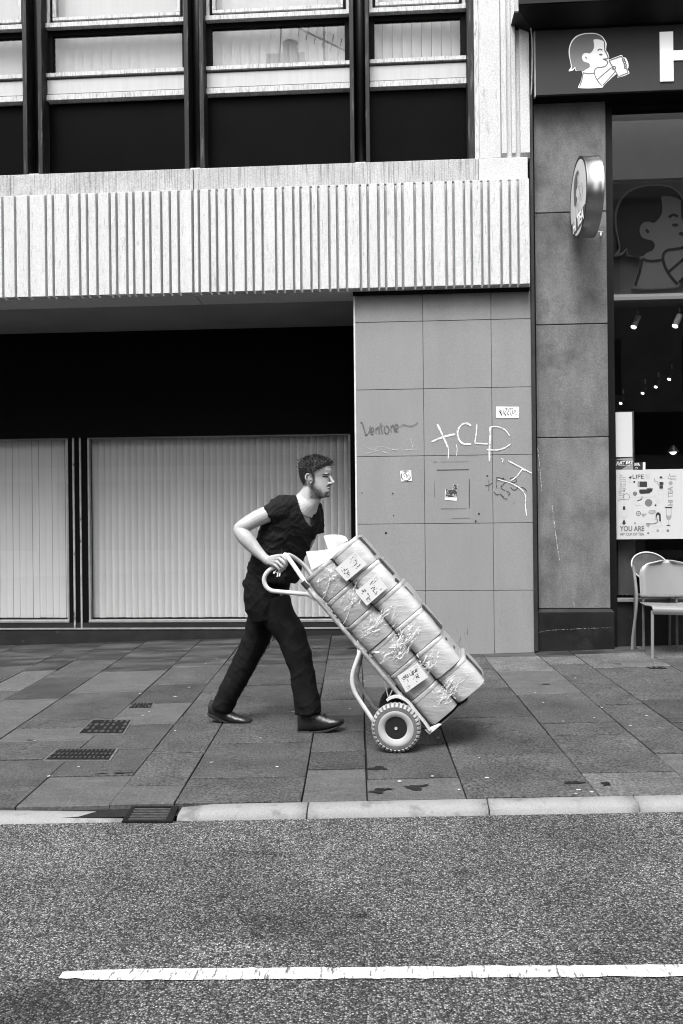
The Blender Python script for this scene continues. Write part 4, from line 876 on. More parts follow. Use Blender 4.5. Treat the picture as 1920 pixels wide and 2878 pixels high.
b = B(); tp = [q0 - WD * .02, q0 - WD * .02 + DN * .27, q0 + WD * .35 + DN * .27, q0 + WD * .35]; b.prism(tp, -DS * .006); b.done('toe_plate', M('toe_plate', .05, .5, var=.4, scale=10), truck)
b = B(); tp = [q0 - WD * .026 - DS * .004, q0 - WD * .026 + DN * .085 - DS * .004, q0 - WD * .022 + DN * .075 + DS * .006, q0 - WD * .022 + DS * .03 - DN * .005]; b.prism(tp, WD * .01); b.done('toe_gusset', white_tube, truck)

# cartons: six layers of two, wrapped in film
film = M('film_wrapped_card', .34, .32, var=.12, scale=5, bump=.5, bscale=16, stretch=(.5, 1, 2.2), spec=.5, v2=.45, thr=.6, soft=.15, pscale=7, coat=.8)
film_shaded = M('film_wrapped_card_shaded', .25, .34, var=.15, scale=6, stretch=(.5, 1, 2.2), bump=.5, bscale=18, spec=.5, coat=.8)  # darker copy paints the shade towards the rails into the inner cartons
labm = M('label_white', .48, .6, var=.03); printm = M('label_ink', .05, .6); patchm = M('carton_print', .02, .5, v2=.25, thr=.62, soft=.03, pscale=60)
shredm = M('film_shred', .6, .3, spec=.5, alpha_noise=(60, .2, .8, (1, 1, 1)))
S0 = R0 + DN * .0135 - WD * .015
LH = (T(1207, 2050, NR) - T(861, 1627, NR)).length / 6
WB = [.188, .186, .19, .188, .186, .183]; DP = .40
ord_ = ('bottom', 'second', 'third', 'fourth', 'fifth', 'top')
rnd = random.Random(11)
def scr(a, bcol):  # dummy
    return None
for k in range(6):
    for j in range(2):
        s0 = k * LH + .0007; s1 = (k + 1) * LH - .0007
        n0 = j * WB[k] + (.002 if j else 0); n1 = (j + 1) * WB[k] - .001 + (.006 if (k, j) in ((5, 1), (3, 1), (0, 1)) else 0) - (.008 if (k, j) == (1, 1) else 0)
        if k in (3, 4): n1 += .004 * j; n0 += 0
        w0 = rnd.uniform(-.006, .006) - (.012 if j == 1 and k in (1, 2) else 0); w1 = DP + rnd.uniform(-.01, .01)
        lab = '%s carton against the rails in the tilted stack' if j == 0 else '%s outer carton in the tilted stack'
        ct = empty('carton', S0 + DS * s0 + DN * n0, 'white film-wrapped ' + (lab % (ord_[k] + ('-layer' if 0 < k < 5 else ''))), 'carton', 'cartons stacked on the sack truck')
        q = lambda s, n, w: S0 + DS * s + DN * n + WD * w
        b = B(); rr = .06; rings_ = []
        def rrect(e, s_):
            o_ = []
            for cn_, cw_, a0 in ((n1 - rr, w1 - rr, 0), (n0 + rr, w1 - rr, 90), (n0 + rr, w0 + rr, 180), (n1 - rr, w0 + rr, 270)):
                for i in range(9):
                    a = rad(a0 + i * 90 / 8); p = q(s_, cn_ + (rr + e) * math.cos(a), cw_ + (rr + e) * math.sin(a))
                    o_.append(p + (DN * mnoise.noise(p * 13) + WD * mnoise.noise(p * 13 + Vector((5, 0, 0))) + DS * .5 * mnoise.noise(p * 9)) * .0035)
                    if i == 8 and a0 in (90, 270): pass
            return o_
        H_ = s1 - s0
        for f, e in ((0, -.006), (.012, -.002), (.05, -.001), (.2, 0), (.4, .0015), (.6, .0015), (.8, 0), (.86, -.001), (.875, .0012), (.97, .0015), (.99, -.001), (1, -.006)): rings_.append(rrect(e, s0 + H_ * f))
        b.loft(rings_)
        b.done('tub', film if j else film_shaded, ct, smooth='auto')
        # dark print on the upper face of outer cartons
        if j == 1:
            for (sa, sb_, wa, wb) in [((.15, .9, .08, .2),), ((.3, .75, .06, .16),), ((.02, .98, .08, .24),), ((.4, .8, .05, .1),), ((.3, .98, .05, .2), (.02, .18, .02, .12)), ((.15, .9, .05, .19),)][k]:
                b = B(); pts = []
                for i in range(12):
                    t = i / 11; pts.append(q(s0 + (s1 - s0) * (sa + (sb_ - sa) * t), n1 + .0025, wa + .02 * (1 - t) + .008 * mnoise.noise((t * 9, k, 0))))
                for i in range(12):
                    t = 1 - i / 11; pts.append(q(s0 + (s1 - s0) * (sa + (sb_ - sa) * t), n1 + .0025, wb - .02 * t + .01 * mnoise.noise((t * 9, k, 5))))
                b.poly(pts); b.done('print_patch', patchm, ct)
        # torn film where the wrapping was gathered
        if (k, j) in ((5, 0), (4, 0), (3, 0), (2, 0), (1, 1), (0, 1), (2, 1)):
            b = B(); cn = n1 - .03 if j == 0 else n0 + .03; cs = (s0 + s1) / 2
            nb = 60 if k in (3, 2, 0) else 34
            for i in range(nb):
                a = rnd.uniform(0, 6.283); L = rnd.uniform(.02, .1); aim = rnd.gauss(.5, .5)
                ds, dn = math.sin(aim) * L * .6, math.cos(aim) * L * (1 if rnd.random() < .7 else -1)
                ss, nn = cs + rnd.gauss(0, .022), cn + rnd.gauss(-.02, .035)
                pts = []
                for t in range(6):
                    f = t / 5; pts.append(q(ss + ds * f + .012 * mnoise.noise((i, f * 3, k)), nn + dn * f + .012 * mnoise.noise((f * 3, i, k)), w0 - .0035 - .014 * math.sin(f * 3.1) * rnd.random()))
                ribbon(b, pts, [.0012 + .011 * rnd.random() ** 2 * math.sin(.3 + f * 2.6 / 5) for f in range(6)], -WD + DN * rnd.uniform(-.8, .8) + DS * rnd.uniform(-.5, .5))
            o = b.done('torn_film', shredm, ct, recalc=False); o['kind'] = 'stuff'
        if j == 0:                                  # strap cord round the carton
            if k in (5, 4): B().tube(spline([q(s0 + .03, n0 + .01, w0 - .004), q(s0 + .05, n0 + .06, w0 - .006), q(s0 + .1, n1 - .04, w0 - .008)], 6), .0018, 6).done('strap', shredm, ct)
def label(px, name, lab, txt):
    c4 = [T(x, y, NR - .015 - .026) for x, y in px]
    lb_ = empty(name, c4[3], lab, 'label', 'shipping labels on the cartons')
    b = B(); b.prism(c4, WD * .0012); b.done('paper', labm, lb_)
    o, ux, uy = c4[0], (c4[1] - c4[0]), (c4[3] - c4[0])
    at_ = lambda u, v: o + ux * u + uy * v - WD * .001
    rl = random.Random(len(lab)); b = B()
    for i in range(34):
        u, v = rl.choice((.12, .2, .28, .5, .58, .66, .74)), rl.uniform(.12, .85); a, h = rl.uniform(.02, .09), rl.uniform(.015, .05)
        b.poly([at_(u, v), at_(u + a, v), at_(u + a, v + h), at_(u, v + h)])
    for u, v, w_ in ((.8, .1, .13), (.12, .75, .12)):
        for (x0, y0, x1, y1) in ((0, 0, 1, .06), (0, .94, 1, 1), (0, 0, .06, 1), (.94, 0, 1, 1)): b.poly([at_(u + w_ * x0, v + w_ * y0 * 1.3), at_(u + w_ * x1, v + w_ * y0 * 1.3), at_(u + w_ * x1, v + w_ * y1 * 1.3), at_(u + w_ * x0, v + w_ * y1 * 1.3)])
    b.done('print', printm, lb_)['kind'] = 'stuff'
    if txt: text('lettering', txt, printm, lb_, at_(.5, .3), ux, -uy, ux.length * .16, bold=.02)
z8t = lambda x, y: (840 + x / 2.703, 1460 + y / 2.703)
label([z8t(275, 375), z8t(430, 243), z8t(520, 340), z8t(362, 470)], 'shipping_label', 'printed white label on the top carton', None)
label([z8t(430, 550), z8t(592, 415), z8t(672, 520), z8t(517, 655)], 'shipping_label', 'printed white label on the carton layer below the top', None)
label([z8t(748, 1190), z8t(902, 1090), z8t(985, 1195), z8t(815, 1315)], 'shipping_label', 'white label reading CAS low in the carton stack', 'CAS L SUE')
# curled delivery note lying on the top cartons
pp = empty('delivery_note', T(900, 1580, .1), 'curled white sheet of paper lying on the top cartons', 'paper')
rows = []
for i in range(15):
    t = i / 14
    edge = spline([T(860, 1550, .10), T(900, 1547, .12), T(940, 1540, .14), T(966, 1527, .16), T(976, 1514, .18), T(962, 1505, .2), T(930, 1502, .22), T(909, 1506, .22)], 4)
    low = spline([T(876, 1602, .06), T(905, 1585, .06), T(945, 1560, .08), T(972, 1538, .1), T(979, 1521, .12), T(968, 1524, .16), T(948, 1538, .2), T(923, 1545, .2)], 4)
rows = [[a.lerp(c_, f / 6) for f in range(7)] for a, c_ in zip(edge, low)]
b = B(); vs = [[b.bm.verts.new(p) for p in r] for r in rows]
for A_, C_ in zip(vs[:-1], vs[1:]):
    for j in range(6): b.bm.faces.new([A_[j], A_[j + 1], C_[j + 1], C_[j]])
b.done('sheet', M('note_paper', .42, .7), pp, smooth=True)
# ------------------------------------------------------------------ chairs outside the shop
chm = M('chair_silver', .2, .4, var=.06, scale=4, spec=.5, metal=.2)
chair = empty('cafe_chair', G(1834, 1851), 'pale metal cafe chair with curved back at right edge', 'chair')
f0 = G(1834, 1851); r0 = G(1777, 1825); CWd = .47
def cx(x, y, z): return Vector((x, y, z))
zs = P(1850, 1706, f0.y).z
tub = lambda pts, r=.0125, fr=.05: B().tube(fillet(pts, fr, 5), r, 10)
seat_y0, seat_y1 = f0.y - .02, r0.y - .04
for sx in (0, 1):
    x = f0.x + sx * CWd
    tub([cx(x, f0.y, gz(x, f0.y)), cx(x + .005, f0.y + .005, zs - .03)]).done('leg', chm, chair, smooth='auto')
    xb = r0.x + sx * (CWd - .0) + (0 if sx == 0 else .03)
    tub([cx(xb, r0.y, gz(xb, r0.y)), cx(xb, r0.y - .01, gz(xb, r0.y) + .08), cx(xb + .02, r0.y - .1, zs + .03), cx(xb + .005, r0.y - .06, zs + .26), cx(xb - .005, r0.y - .06, zs + .3)], .0125, .12).done('leg', chm, chair, smooth='auto')
prof = [(seat_y0 + .012, zs - .05), (seat_y0, zs - .02), (seat_y0 + .012, zs), (seat_y0 + .05, zs + .008), (seat_y0 + .2, zs - .002), (seat_y1 - .05, zs + .005)]
rings = []
for y, z in [(v.x, v.y) for v in spline([(a, c_, 0) for a, c_ in prof], 4)]:
    rings.append([cx(f0.x + .0 , y, z), cx(f0.x + CWd / 2, y, z - .008), cx(f0.x + CWd, y, z), cx(f0.x + CWd, y, z - .006), cx(f0.x + CWd / 2, y, z - .014), cx(f0.x, y, z - .006)])
B().loft(rings).done('seat', chm, chair, smooth='auto')
xl, xrr = P(1801, 1640, r0.y - .06).x, P(1801, 1640, r0.y - .06).x + CWd - .02
zb0, zb1 = P(1830, 1680, r0.y - .06).z, P(1880, 1576, r0.y - .02).z
rows = []
for i in range(13):
    t = i / 12; z = zb0 + (zb1 - zb0) * t; ins = 0 if t < .55 else .5 * (xrr - xl) * (1 - math.sqrt(max(0, 1 - ((t - .55) / .45) ** 2.6))) * .8
    rows.append([cx(xl + ins + (xrr - xl - 2 * ins) * u / 8, r0.y - .07 + .05 * t - .03 * (1 - (u / 4 - 1) ** 2) * -1, z) for u in range(9)])
b = B(); vs = [[b.bm.verts.new(p) for p in r] for r in rows]; fc = []
for A_, C_ in zip(vs[:-1], vs[1:]):
    for j in range(8): fc.append(b.bm.faces.new([A_[j], A_[j + 1], C_[j + 1], C_[j]]))
bk = b.done('backrest', chm, chair, smooth=True); md = bk.modifiers.new('s', 'SOLIDIFY'); md.thickness = .008
B().tube([r[0] for r in rows] + rows[-1][1:-1] + [r[-1] for r in rows[::-1]], .007, 8).done('back_rim', M('chair_rim', .22, .35, spec=.5), bk, smooth='auto')
ch2 = empty('rim_back_chair', (2.3, 7.33, gz(2.3, 7.33)), 'second metal chair behind, oval back panel with bright rim', 'chair')
oc = P(1829, 1594, 7.33); ov = []
for i in range(36):
    a = 2 * math.pi * i / 36; u, v_ = .165 * math.cos(a), .12 * math.sin(a); th = -.35
    ov.append(oc + Vector((u * math.cos(th) - v_ * math.sin(th), .12 * v_, u * math.sin(th) + v_ * math.cos(th))))
b = B(); cc = b.bm.verts.new(oc + Vector((0, .025, 0))); ring = [b.bm.verts.new(p) for p in ov]
for i in range(36): b.bm.faces.new([cc, ring[i], ring[(i + 1) % 36]])
op = b.done('backrest', M('oval_metal', .1, .45, var=.4, scale=9, metal=.3), ch2, smooth=True)
B().tube(ov, .006, 8, closed=True).done('rim', M('oval_rim', .5, .35), op, smooth=True)
for dx in (-.13, .16):
    x = oc.x + dx; tub([cx(x, 7.345, oc.z - .05), cx(x, 7.34, gz(x, 7.26) + .45), cx(x, 7.36, gz(x, 7.36))], .011, .05).done('leg', M('oval_metal', .16, .3), ch2, smooth='auto')
box('seat', M('oval_metal', .16, .3), ch2, oc.x - .14, oc.x + .17, 7.12, 7.33, gz(2.3, 7.2) + .44, gz(2.3, 7.2) + .455, .004)
for dx in (-.12, .15): x = oc.x + dx; B().tube([cx(x, 7.14, gz(x, 7.14) + .44), cx(x, 7.14, gz(x, 7.14))], .011, 10).done('leg', M('oval_metal', .16, .3), ch2)
# ------------------------------------------------------------------ the man pushing the truck
from mathutils.bvhtree import BVHTree
def remesh(b, vox, smooth=3, fac=.5):
    me = bpy.data.meshes.new('tmp'); bmesh.ops.recalc_face_normals(b.bm, faces=b.bm.faces); b.bm.to_mesh(me); b.bm.free()
    o = bpy.data.objects.new('tmp', me); COL.objects.link(o)
    r = o.modifiers.new('r', 'REMESH'); r.mode = 'VOXEL'; r.voxel_size = vox; r.adaptivity = 0
    s = o.modifiers.new('s', 'SMOOTH'); s.iterations = smooth; s.factor = fac
    dg = bpy.context.evaluated_depsgraph_get(); dg.update()
    res = bpy.data.meshes.new_from_object(o.evaluated_get(dg)); bpy.data.objects.remove(o); bpy.data.meshes.remove(me)
    res.polygons.foreach_set('use_smooth', [True] * len(res.polygons)); return res
def proj(p):
    v = Vector(p) - Vector((0, 0, EYE)); w = v.dot(_f); return 960 + FPX * v.dot(CR) / w, 1439 - FPX * v.dot(CU) / w
def inpoly(x, y, pts):
    r = False; j = len(pts) - 1
    for i in range(len(pts)):
        (xi, yi), (xj, yj) = pts[i], pts[j]
        if (yi > y) != (yj > y) and x < (xj - xi) * (y - yi) / (yj - yi) + xi: r = not r
        j = i
    return r
def dirs(psi):
    p = rad(psi); return math.cos(p) * HD - math.sin(p) * WD, math.sin(p) * HD + math.cos(p) * WD     # front, left
def rings(spec, n=28, ex=2.3, grow=0.0):
    """spec rows: px, py, off, half-width sideways, half-depth front/back, turn towards the camera"""
    cs = [T(s[0], s[1], s[2]) for s in spec]; out_ = []
    for i, s in enumerate(spec):
        d = (cs[min(i + 1, len(cs) - 1)] - cs[max(i - 1, 0)]).normalized(); F, L = dirs(s[5])
        L = (L - d * L.dot(d)).normalized(); F2 = L.cross(d); F2 = F2 if F2.dot(F) > 0 else -F2
        a, b_ = s[3] + grow, s[4] + grow; ring = []
        for k in range(n):
            t = 2 * math.pi * k / n; c_, s_ = math.cos(t), math.sin(t); q = (abs(c_) ** ex + abs(s_) ** ex) ** (-1 / ex)
            ring.append(cs[i] + L * a * c_ * q + F2 * b_ * s_ * q)
        out_.append(ring)
    return out_
def limb(b, pts, seg=16): # (px, py, off, r)
    p = [T(x, y, o) for x, y, o, r in pts]; v4 = [Vector((q.x, q.y, q.z, r[3])) for q, r in zip(p, pts)]
    res = []
    for i in range(len(v4) - 1):
        for k in range(4):
            t = k / 4; a, b0, c_, d = v4[max(i - 1, 0)], v4[i], v4[i + 1], v4[min(i + 2, len(v4) - 1)]
            res.append(.5 * (2 * b0 + (c_ - a) * t + (2 * a - 5 * b0 + 4 * c_ - d) * t * t + (3 * b0 - a - 3 * c_ + d) * t ** 3))
    res.append(v4[-1])
    b.tube([q.to_3d() for q in res], [q.w for q in res], seg)
    b.ball(res[0].to_3d(), res[0].w, 12); b.ball(res[-1].to_3d(), res[-1].w, 12)
def mesh_obj(name, me, mat, parent):
    me.materials.clear(); return link(name, me, mat, parent)
man = empty('person', G(770, 2050), 'man in black T-shirt and trousers leaning forward, pushing a sack truck', 'person')
ZL = .215                                      # the loop handle sits midway between the rails
# --- head frame
HF, HL = dirs(14); HU = Vector((0, 0, 1)); pt = rad(-2)
HFp = math.cos(pt) * HF + math.sin(pt) * HU; HUp = -math.sin(pt) * HF + math.cos(pt) * HU
HO = T(882, 1394, .46)                       # below the ears, level with the chin
ZSC = .9
def hd(x, y, z): return HO + HFp * x + HL * y + HUp * (z * ZSC)
SLC = [(-.012, .07, -.015, .03), (0, .095, -.005, .041), (.02, .101, -.018, .052), (.045, .099, -.032, .059), (.07, .1, -.052, .064), (.1, .097, -.068, .069), (.125, .0965, -.079, .071), (.143, .1035, -.084, .073), (.17, .107, -.087, .075), (.195, .098, -.083, .072), (.213, .08, -.069, .063), (.229, .052, -.046, .046), (.237, .02, -.02, .02)]
b = B(); rg = []
for z, fx, bx_, w in SLC:
    r = []
    for k in range(36):
        t = 2 * math.pi * k / 36; c_, s_ = math.cos(t), math.sin(t); ex = 2.25; q = (abs(c_) ** ex + abs(s_) ** ex) ** (-1 / ex); c_ *= q; s_ *= q
        mx_ = (fx + bx_) / 2; x = mx_ + c_ * (fx - bx_) / 2; y = s_ * w
        if c_ > 0: y *= 1 - .2 * c_ * c_
        r.append(hd(x, y, z))
    rg.append(r)
b.loft(rg)
def nub(pts, seg=10): b.tube([hd(*p[:3]) for p in pts], [p[3] for p in pts], seg); b.ball(hd(*pts[-1][:3]), pts[-1][3], 10); b.ball(hd(*pts[0][:3]), pts[0][3], 10)
RH = Matrix((HFp, HL, HUp)).transposed()
def hball(x, y, z, sx, sy, sz): b.ball(hd(x, y, z), 1, 12, (sx, sy, sz), RH)
nub([(.096, 0, .136, .0075), (.108, 0, .115, .0085), (.119, 0, .096, .0105), (.122, 0, .09, .0105)])
hball(.107, .0105, .084, .011, .008, .008); hball(.107, -.0105, .084, .011, .008, .008)
hball(.097, 0, .0555, .0095, .021, .006); hball(.096, 0, .0425, .0095, .018, .0065); hball(.09, 0, .008, .014, .02, .014)
for s in (-1, 1):
    hball(.089, s * .028, .144, .0115, .018, .006);
    er = [hd(.004 + .019 * math.cos(a) - .006 * math.sin(a), s * (.073 + .010 + .006 * math.cos(a) * -1), .112 + .031 * math.sin(a)) for a in [rad(d) for d in range(-75, 205, 14)]]
    b.tube(er, .0048, 8); b.ball(er[0], .0065, 8); b.ball(er[-1], .0048, 8); hball(.006, s * .073, .112, .014, .008, .024); hball(.011, s * .081, .103, .005, .006, .008)
# neck and chest
b.loft(rings([(886, 1352, .46, .05, .055, 14), (882, 1372, .46, .054, .062, 14), (876, 1388, .46, .056, .066, 16), (868, 1402, .465, .062, .07, 22), (858, 1417, .47, .09, .076, 30), (848, 1434, .475, .13, .085, 36)], 26, 2.1))
TOR = [(845, 1404, .475, .085, .062, 36), (840, 1415, .475, .15, .08, 36), (832, 1434, .475, .195, .102, 36), (819, 1470, .475, .192, .118, 36), (801, 1512, .48, .172, .115, 33), (784, 1555, .485, .16, .112, 28), (770, 1598, .49, .158, .112, 20), (757, 1640, .5, .16, .112, 14)]
b.loft(rings(TOR, 28, 2.2, -.006))
# arms
limb(b, [(792, 1430, .34, .055), (762, 1441, .315, .051), (725, 1456, .29, .0475), (692, 1474, .27, .042), (673, 1486, .262, .036), (681, 1501, .255, .0425), (698, 1521, .245, .0435), (722, 1548, .235, .0335), (741, 1566, .225, .0265), (752, 1575, .22, .0265)], 18)
b.ball(T(664, 1487, .262), .016, 10); b.ball(T(728, 1460, .285), .036, 12)
limb(b, [(885, 1434, .64, .05), (880, 1470, .64, .046), (870, 1508, .63, .04), (856, 1540, .62, .036), (838, 1570, .61, .027)], 16)
limb(b, [(838, 1570, .61, .024), (825, 1580, .6, .03), (815, 1588, .6, .02)], 12)
# legs under the cloth
limb(b, [(757, 1660, .46, .07), (800, 1740, .43, .065), (840, 1825, .42, .05), (862, 1930, .42, .042), (868, 1995, .42, .035)], 14)
limb(b, [(750, 1665, .56, .07), (728, 1760, .6, .062), (695, 1840, .61, .048), (650, 1930, .62, .04), (624, 1995, .62, .034)], 14)
# right hand closed round the loop
HN = .186
kn = [(791, 1561), (785, 1570), (779.5, 1580), (775.5, 1590)]
pip = [(803, 1573, HN - .004), (799, 1583, HN - .006), (792, 1592, HN - .004), (784, 1599, HN)]
dip_ = [(806, 1587, HN + .012), (801, 1596, HN + .01), (793.5, 1603, HN + .012), (785, 1607, HN + .012)]
tip = [(800, 1594, HN + .026), (795, 1601, HN + .024), (788, 1607, HN + .024), (780, 1609, HN + .022)]
fr = (.0085, .0088, .0084, .0072)
for i in range(4):
    limb(b, [(750, 1573 + i * 2, .215, .017), ((750 + kn[i][0]) / 2, (1573 + kn[i][1]) / 2, .203, .0165), (kn[i][0], kn[i][1], HN + .003, fr[i] * 1.15)], 10)
    limb(b, [(kn[i][0], kn[i][1], HN, fr[i] * 1.1), (pip[i][0], pip[i][1], pip[i][2], fr[i]), (dip_[i][0], dip_[i][1], dip_[i][2], fr[i] * .9), (tip[i][0], tip[i][1], tip[i][2], fr[i] * .8)], 10)
limb(b, [(756, 1580, .23, .016), (772, 1588, .247, .0125), (790, 1588, .25, .0105), (800, 1582, .246, .009)], 10)
bme = remesh(b, .003, 2, .5)
# head tone: beard, brows, eyes; shade painted into mouth, nostrils, ears
att = bme.color_attributes.new('tone', 'FLOAT_COLOR', 'POINT'); cols = []
def sm(a, c_, x): t = max(0, min(1, (x - a) / (c_ - a))) if a != c_ else 0; return t * t * (3 - 2 * t)
for v in bme.vertices:
    d = v.co - HO; x, y, z = d.dot(HFp), d.dot(HL), d.dot(HUp) / ZSC; ay = abs(y); tone = .3
    if -.04 < z < .26 and -.1 < x < .14 and ay < .1:
        nz = mnoise.noise(v.co * 90) * .5 + mnoise.noise(v.co * 200) * .3
        ln = .088 - (x - .01) * .62; jaw = sm(-.012, .03, ln - z) * sm(-.02, .012, x) * sm(-.03, -.012, z) * (1 - .55 * sm(.06, .08, x))
        side = (1 - sm(.022, .042, x)) * sm(.008, .02, x) * sm(.05, .08, z) * (1 - sm(.135, .15, z)) * sm(.045, .06, ay)
        mous = sm(.083, .09, x) * sm(.058, .061, z) * (1 - sm(.07, .074, z)) * (1 - sm(.024, .03, ay))
        chin = sm(.07, .085, x) * (1 - sm(.026, .036, z)) * (1 - sm(.03, .04, ay))
        be = min(1, max(jaw * .88, side * .75, mous * .95, chin * .88) * (1 + nz * .5))
        tone = tone * (1 - be) + .035 * be
        if ((ay - .031) / .017) ** 2 + ((z - .1265) / .0055) ** 2 < 1 and x > .06: tone = .015
        br = ((ay - .03) / .022) ** 2 + ((z - .1425 - (ay - .03) * -.12) / .0045) ** 2
        if br < 1 and x > .07: tone = .04
        if x > .085 and ay < .02 and abs(z - .049) < .0042: tone = .02
        if x > .098 and .004 < ay < .017 and .073 < z < .0785: tone = .03
        if ((x - .009) / .008) ** 2 + ((z - .112) / .012) ** 2 < 1 and ay > .074: tone = .16
    tone *= 1 + .16 * mnoise.noise(v.co * 22) + .1 * mnoise.noise(v.co * 75)
    cols += [tone, tone, tone, 1]
att.data.foreach_set('color', cols)
skin = bpy.data.materials.new('skin'); skin.use_nodes = True; sn = skin.node_tree
ca = sn.nodes.new('ShaderNodeVertexColor'); ca.layer_name = 'tone'; bs = sn.nodes['Principled BSDF']; sn.links.new(ca.outputs[0], bs.inputs['Base Color'])
bs.inputs['Roughness'].default_value = .5; bs.inputs['Specular IOR Level'].default_value = .4
bpn = sn.nodes.new('ShaderNodeBump'); nzn = sn.nodes.new('ShaderNodeTexNoise'); nzn.inputs['Scale'].default_value = 120; bpn.inputs['Strength'].default_value = .15; bpn.inputs['Distance'].default_value = .01
sn.links.new(nzn.outputs['Fac'], bpn.inputs['Height']); sn.links.new(bpn.outputs[0], bs.inputs['Normal'])
mesh_obj('body', bme, skin, man)
# --- hair: a short cropped cap grown from the skull, with loose tufts
bvh = BVHTree.FromPolygons([v.co for v in bme.vertices], [p.vertices for p in bme.polygons])
hc = hd(.008, 0, .135); b = B(); NU, NV = 84, 46; grid = {}
def hairmask(x, y, z):
    ay = abs(y); w = mnoise.noise((x * 60, y * 60, z * 60)) * .004
    if x > .03: line = .158 + (x - .03) * .62 + max(0, .05 - ay) * .12
    elif x > -.018: line = .137 - (0 if x > .012 else .0)
    elif x > -.03: line = .137 - (-.018 - x) * 7.0
    else: line = .05
    if .012 < x < .03: line = .105
    return z - line + w
for iv in range(NV):
    th = math.pi * iv / (NV - 1)
    for iu in range(NU):
        ph = 2 * math.pi * iu / NU; dl = Vector((math.sin(th) * math.cos(ph), math.sin(th) * math.sin(ph), math.cos(th)))
        dw = HFp * dl.x + HL * dl.y + HUp * dl.z
        hit = bvh.ray_cast(hc + dw * .25, -dw, .25)[0]
        if hit is None: continue
        d = hit - HO; x, y, z = d.dot(HFp), d.dot(HL), d.dot(HUp) / ZSC; m_ = hairmask(x, y, z)
        if m_ < -.004 or abs(y) > .0795: continue
        top_ = sm(.15, .21, z); thick = (.005 + .008 * top_) * sm(-.004, .018, m_) + .0012
        nn = mnoise.noise((ph * 5, th * 9, 2)) * .7 + mnoise.noise((ph * 13, th * 22, 7)) * 1.1
        grid[iu, iv] = b.bm.verts.new(hit + dw * (thick * (1 + .35 * nn * (0.4 + top_))))
for (iu, iv) in list(grid):
    q = [(iu, iv), ((iu + 1) % NU, iv), ((iu + 1) % NU, iv + 1), (iu, iv + 1)]
    if all(k in grid for k in q): b.bm.faces.new([grid[k] for k in q])
rr_ = random.Random(5)
for k in list(grid):
    if rr_.random() < .8:
        p = grid[k].co.copy(); d = p - HO; x, z = d.dot(HFp), d.dot(HUp) / ZSC; n_ = (p - hc).normalized(); t_ = sm(.13, .21, z)
        fw = (HFp * rr_.uniform(-.2, 1) + HL * rr_.uniform(-.8, .8) - HUp * (1 - t_) * 1.2).normalized(); L = rr_.uniform(.01, .015 + .016 * t_)
        sd_ = n_.cross(fw).normalized() * rr_.uniform(.0012, .0025)
        p0 = p - n_ * .002; p1 = p + n_ * L * .5 * (.25 + t_) + fw * L * .5; p2 = p + n_ * L * .45 * t_ + fw * L
        va = [b.bm.verts.new(q) for q in (p0 - sd_, p0 + sd_, p1 + sd_ * .8, p1 - sd_ * .8, p2)]
        b.bm.faces.new(va[:4]); b.bm.faces.new([va[3], va[2], va[4]])
hair = b.done('hair', M('dark_hair', .01, .65, var=.7, scale=60, v2=.1, thr=.62, soft=.08, pscale=70, spec=.3), man, smooth=True, recalc=False); hair['label'] = 'short dark wavy hair'  # lighter flecks put highlights into the hair colour
# --- T-shirt
cloth = M('black_jersey', .0085, .85, var=.25, scale=12, bump=.25, bscale=35, spec=.12)
b = B()
SH = [(846, 1397, .475, .09, .068, 36), (841, 1411, .475, .155, .086, 36), (833, 1432, .475, .2, .108, 36), (820, 1468, .475, .198, .126, 36), (802, 1511, .48, .182, .125, 33), (786, 1555, .485, .175, .128, 28), (773, 1596, .49, .178, .135, 20), (766, 1618, .495, .18, .14, 16)]
b.loft(rings(SH, 32, 2.2)); b.tube([T(800, 1427, .35), T(777, 1436, .325), T(752, 1449, .305)], [.066, .063, .061], 18)
limb(b, [(798, 1428, .355, .062), (792, 1431, .345, .063)], 16)
b.tube([T(884, 1432, .645), T(884, 1462, .645), T(885, 1497, .64)], [.056, .058, .057], 18); limb(b, [(880, 1430, .64, .054), (882, 1432, .642, .056)], 16)
sme = remesh(b, .0055, 3, .5)
bmq = bmesh.new(); bmq.from_mesh(sme)
NECK = [(824, 1370), (829, 1386), (838, 1412), (848, 1440), (858, 1463), (866, 1476), (871, 1477), (876, 1468), (879, 1450), (880, 1430), (884, 1412), (890, 1395), (880, 1360)]
Fm, Lm = dirs(36)
dead = []
for fce in bmq.faces:
    c_ = fce.calc_center_median(); x, y = proj(c_)
    if inpoly(x, y, NECK) and (c_ - T(838, 1425, .475)).dot(Fm - WD * .4) > -.06: dead.append(fce)
    elif y < 1392: dead.append(fce)
bmesh.ops.delete(bmq, geom=dead, context='FACES')
for v in bmq.verts:                            # folds
    x, y = proj(v.co); w = .006 * mnoise.noise((x * .02, y * .05, 1)) + .004 * mnoise.noise((x * .06 + y * .05, y * .03, 4)); w += .012 * sm(1540, 1620, y) * mnoise.noise((x * .04, y * .01, 8))
    w += .007 * (1 - abs(mnoise.noise((x * .012 + y * .02, y * .03 - x * .022, 3)))) ** 6 * sm(1430, 1500, y) + .004 * (1 - abs(mnoise.noise((x * .03, y * .06 + x * .04, 13)))) ** 8
    v.co += v.normal * w
bmq.to_mesh(sme); bmq.free()
ts = mesh_obj('t_shirt', sme, cloth, man); ts['label'] = 'black short-sleeved T-shirt with deep neckline'
md = ts.modifiers.new('s', 'SOLIDIFY'); md.thickness = .003; md.offset = -1
